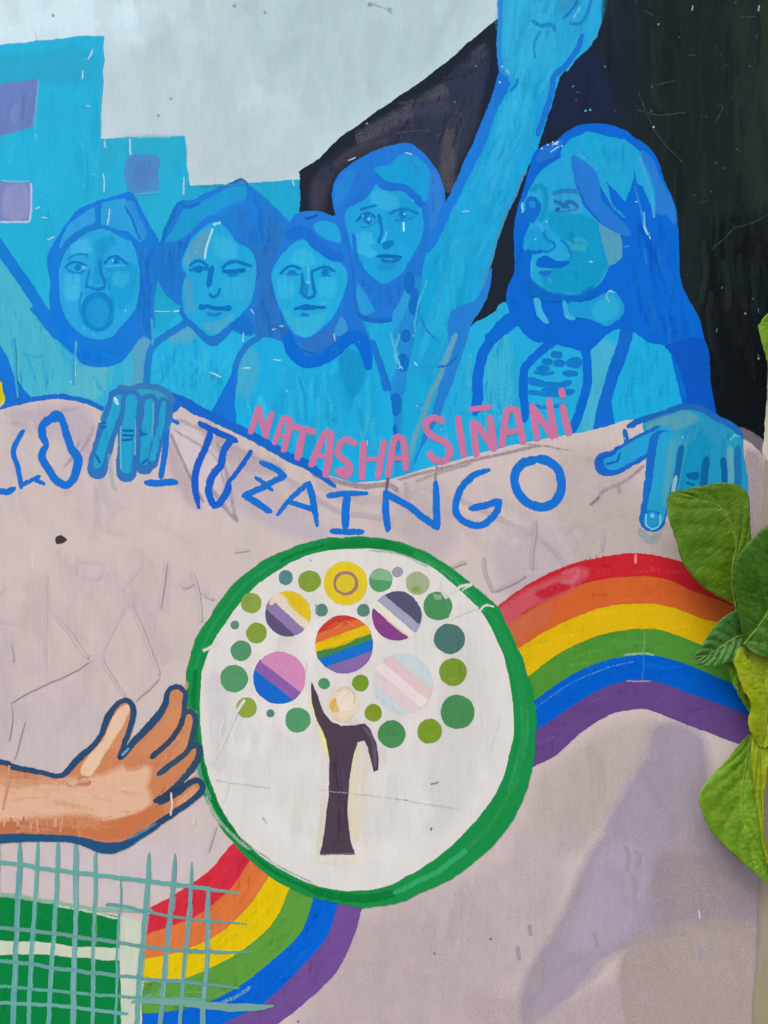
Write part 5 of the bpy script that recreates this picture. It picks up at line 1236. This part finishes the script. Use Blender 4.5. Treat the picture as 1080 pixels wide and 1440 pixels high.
plant = empty("leafy_plant", loc=(0, 0, 0))
tag(plant, "broad leaved green plant growing up in front of the wall's right edge", "plant")

def leaf(left, right, mid, depth, mat, label, nv=6, fold=.25, quilt=1.6, serr=0.0, tilt=0.0, placef=place, nt_=150, ns=16, ribs=True, name="leaf", droop=0.0):
    """outline halves and midrib run from the leaf base to its tip"""
    Lp, Rp, Mp = sample(crom(left, False, 3), nt_), sample(crom(right, False, 3), nt_), sample(crom(mid, False, 3), nt_)
    sd = R.random() * 90
    def pt(t, s):
        i = min(nt_, max(0, int(round(t * nt_))))
        E = Lp[i] if s < 0 else Rp[i]; M = Mp[i]
        a = abs(s)
        x, y = M[0] + (E[0] - M[0]) * a, M[1] + (E[1] - M[1]) * a
        if a > .6:
            j = (a - .6) / .4 * (1.5 * noise.noise(Vector((t * 14, sd + s, 7))) + .8 * noise.noise(Vector((t * 45, sd, 8)))) * min(1, t * 8, (1 - t) * 8)
            x += j if s > 0 else -j; y += j * .6
        if a > .85 and serr:
            k = serr * (a - .85) / .15 * ((t * 26) % 1.0)
            dx, dy = E[0] - M[0], E[1] - M[1]; l = hypot(dx, dy) or 1
            x += dx / l * k; y += dy / l * k
        wd = hypot(E[0] - M[0], E[1] - M[1])
        ph = (t - .28 * a) * nv
        q = abs(sin(pi * ph)) ** .7
        env = (1 - a ** 5) * min(1, t * 6, (1 - t) * 8)
        h = depth[0] + (depth[1] - depth[0]) * t + fold * wd * .001 * a + tilt * s * wd * .001
        h += quilt * .001 * (q + .45 * min(.35, abs(noise.noise(Vector((x * .11, y * .11, sd + 4))))) / .35) * env + .0022 * noise.noise(Vector((x * .025, y * .025, sd))) + droop * t * t
        h += .004 * a ** 3 * noise.noise(Vector((t * 7 + (5 if s < 0 else 0), sd, 2)))
        v = max(0, 1 - abs(s) * wd / 2.2) * .9
        v = max(v, max(0, 1 - (1 - abs(2 * (ph % 1.0) - 1)) * 11) * (.6 if t > .05 else 0) * (1 - .6 * a))
        v = max(v, .5 * max(0, 1 - abs(noise.noise(Vector((x * .11, y * .11, sd + 4)))) * 16))
        return placef(x, y, h), v
    V, VV, Fc = [], [], []
    S = [(-1 + 2 * k / (2 * ns)) for k in range(2 * ns + 1)]
    for i in range(nt_ + 1):
        for s in S:
            p_, v_ = pt(i / nt_, s); V.append(tuple(p_)); VV.append(v_)
    W_ = len(S)
    for i in range(nt_):
        for k in range(W_ - 1):
            Fc.append((i * W_ + k, i * W_ + k + 1, (i + 1) * W_ + k + 1, (i + 1) * W_ + k))
    o = mesh_obj(name, V, Fc, mat, plant, label, True)
    at = o.data.attributes.new("vein", 'FLOAT', 'POINT'); at.data.foreach_set("value", VV)
    sm = o.modifiers.new("thick", 'SOLIDIFY'); sm.thickness = .00045; sm.offset = 0
    if ribs:
        pts = [pt(i / 24, 0)[0] + Vector((0, -.0005, 0)) for i in range(25)]
        tube("midrib", pts, [.0015 * (1 - .75 * i / 24) for i in range(25)], LM["stem"] if mat is not LM["dark"] else LM["light"], o, 6)
    return o

L1 = leaf([(1034, 852), (1020, 844), (1005, 837), (984, 822), (970, 806), (957, 785), (951, 760), (940, 729), (937, 704), (944, 692)],
          [(1036, 850), (1050, 820), (1058, 790), (1056, 762), (1055, 730), (1053, 700), (1046, 687), (1030, 680), (1005, 680), (944, 692)],
          [(1034, 852), (1029, 816), (1031, 790), (1036, 765), (1030, 740), (1010, 712), (944, 692)],
          (.045, .06), LM["mid"], "broad matte green leaf, uppermost over the painted hand", 6, .12, 1.6)
L2 = leaf([(1047, 905), (1040, 875), (1034, 846), (1030, 812), (1037, 784), (1053, 762), (1080, 738), (1120, 730), (1150, 760)],
          [(1047, 905), (1060, 918), (1090, 926), (1130, 915), (1160, 880), (1175, 830), (1165, 790), (1150, 760)],
          [(1047, 905), (1070, 876), (1095, 840), (1125, 800), (1150, 760)],
          (.06, .075), LM["dark"], "dark green puckered leaf cut off by the right edge", 6, .2, 2.4)
L3 = leaf([(1050, 880), (1038, 862), (1024, 864), (1005, 881), (994, 896), (984, 912), (971, 931)],
          [(1056, 905), (1052, 918), (1030, 930), (1016, 934), (1003, 938), (986, 935), (971, 931)],
          [(1054, 892), (1036, 896), (1010, 912), (990, 924), (971, 931)],
          (.038, .046), LM["cool"], "small ribbed leaf with toothed tip over the rainbow", 7, .3, 2.8, 1.6)
L4 = leaf([(1066, 1050), (1052, 1018), (1056, 992), (1042, 962), (1034, 940), (1032, 928), (1040, 910)],
          [(1076, 1052), (1100, 1030), (1120, 1000), (1124, 960), (1100, 925), (1070, 912), (1040, 910)],
          [(1070, 1050), (1078, 1010), (1076, 970), (1062, 935), (1040, 910)],
          (.05, .052), LM["yellow"], "yellow green leaf in the middle of the right edge", 5, .2, 1.6)
L5 = leaf([(1056, 1030), (1040, 1047), (1020, 1070), (1000, 1092), (987, 1110), (983, 1128), (992, 1155), (1010, 1180), (1040, 1208), (1060, 1226), (1084, 1246)],
          [(1058, 1030), (1066, 1060), (1070, 1100), (1069, 1140), (1073, 1180), (1077, 1208), (1082, 1228), (1086, 1240), (1086, 1246)],
          [(1057, 1030), (1050, 1070), (1044, 1110), (1046, 1150), (1060, 1195), (1085, 1246)],
          (.03, .045), LM["light"], "large light green leaf hanging at the lower right", 7, .25, 2.0, .8)
L8 = leaf([(1030, 900), (1022, 930), (1030, 960), (1046, 990), (1062, 1012), (1076, 1020)],
          [(1040, 895), (1064, 910), (1084, 940), (1092, 980), (1086, 1006), (1076, 1020)],
          [(1034, 898), (1048, 930), (1060, 966), (1076, 1020)],
          (.03, .034), LM["light"], "fresh green leaf tucked behind the yellow green one", 6, .2, 2.0)
L6 = leaf([(1150, 440), (1120, 425), (1094, 432), (1078, 442), (1066, 458)],
          [(1150, 440), (1130, 480), (1110, 505), (1084, 512), (1074, 494), (1066, 458)],
          [(1150, 440), (1110, 452), (1066, 458)],
          (.05, .06), LM["light"], "leaf tip poking in beside the dark paint, highest of all", 4, .2, 1.2)
L7 = leaf([(1062, 1020), (1056, 1050), (1060, 1100), (1068, 1160), (1076, 1205), (1092, 1250)],
          [(1066, 1020), (1080, 1044), (1078, 1090), (1074, 1140), (1080, 1200), (1092, 1250)],
          [(1064, 1020), (1068, 1060), (1069, 1110), (1072, 1170), (1092, 1250)],
          (.046, .052), LM["yellow"], "narrow yellow green folded leaf overlapping the hanging one", 5, .2, 1.4)

def path(pts):
    q = crom([(p[0], p[1], p[2]) for p in pts], False, 8)
    return [place(*p) for p in q]
st = tube("stem", path([(1240, 2100, .10), (1200, 1600, .08), (1150, 1300, .06), (1120, 1150, .05), (1105, 1000, .05), (1100, 850, .06), (1110, 650, .06), (1130, 450, .06), (1140, 200, .05)]), .0042, LM["stem"], plant)
for pts, r in (([(1035, 850, .0455), (1037, 880, .042), (1048, 930, .026), (1062, 980, .024), (1074, 1020, .026), (1090, 1060, .03), (1114, 1120, .05)], .0021),
               ([(1047, 905, .061), (1056, 940, .045), (1074, 980, .03), (1106, 1030, .03)], .0022), ([(1054, 892, .037), (1066, 920, .028), (1085, 960, .026), (1104, 985, .03)], .0016),
               ([(1057, 1030, .03), (1064, 1044, .034), (1084, 1040, .04), (1106, 1020, .05)], .0026),
               ([(1064, 1020, .046), (1058, 1046, .044), (1062, 1076, .043), (1072, 1120, .043)], .0030), ([(1150, 440, .05), (1140, 460, .055), (1128, 480, .06)], .0018)):
    tube("petiole", path(pts), r, LM["stem"], plant)

# the rest of the plant, unseen to the right, added to shade the wall
def local(x, y, h): return Vector((x * .001, -h, -y * .001))
def proto(mat):
    o = leaf([(0, 0), (-26, -6), (-40, 18), (-36, 50), (-20, 78), (0, 104)], [(0, 0), (26, -6), (42, 18), (36, 52), (20, 80), (0, 104)], [(0, 0), (1, 30), (0, 60), (0, 104)], (0, .0), mat,
             None, 6, .3, 2.2, 1.0, 0, local, 26, 6, droop=-.02)
    return o
protos = [proto(LM[k]) for k in ("mid", "dark", "light", "yellow")]
spots = []
while len(spots) < 110:
    z = R.uniform(.35, 2.25); x = R.uniform(.66, .98); y = -R.uniform(.04, .30)
    if x < .70 + max(0, .10 * (z - 1.6)): continue
    spots.append((x, y, z))
for i, (x, y, z) in enumerate(spots):
    src = protos[i % 4]
    o = src if i < 4 else src.copy()
    if i >= 4:
        C.objects.link(o); o.parent = plant
        for chd in src.children:
            c2 = chd.copy(); C.objects.link(c2); c2.parent = o
    o.location = (x, y, z)
    o.rotation_euler = (R.uniform(-.7, .5), R.uniform(-1.2, 1.2), R.uniform(-.9, .9))
    s = R.uniform(.75, 1.15); o.scale = (s, s, s)
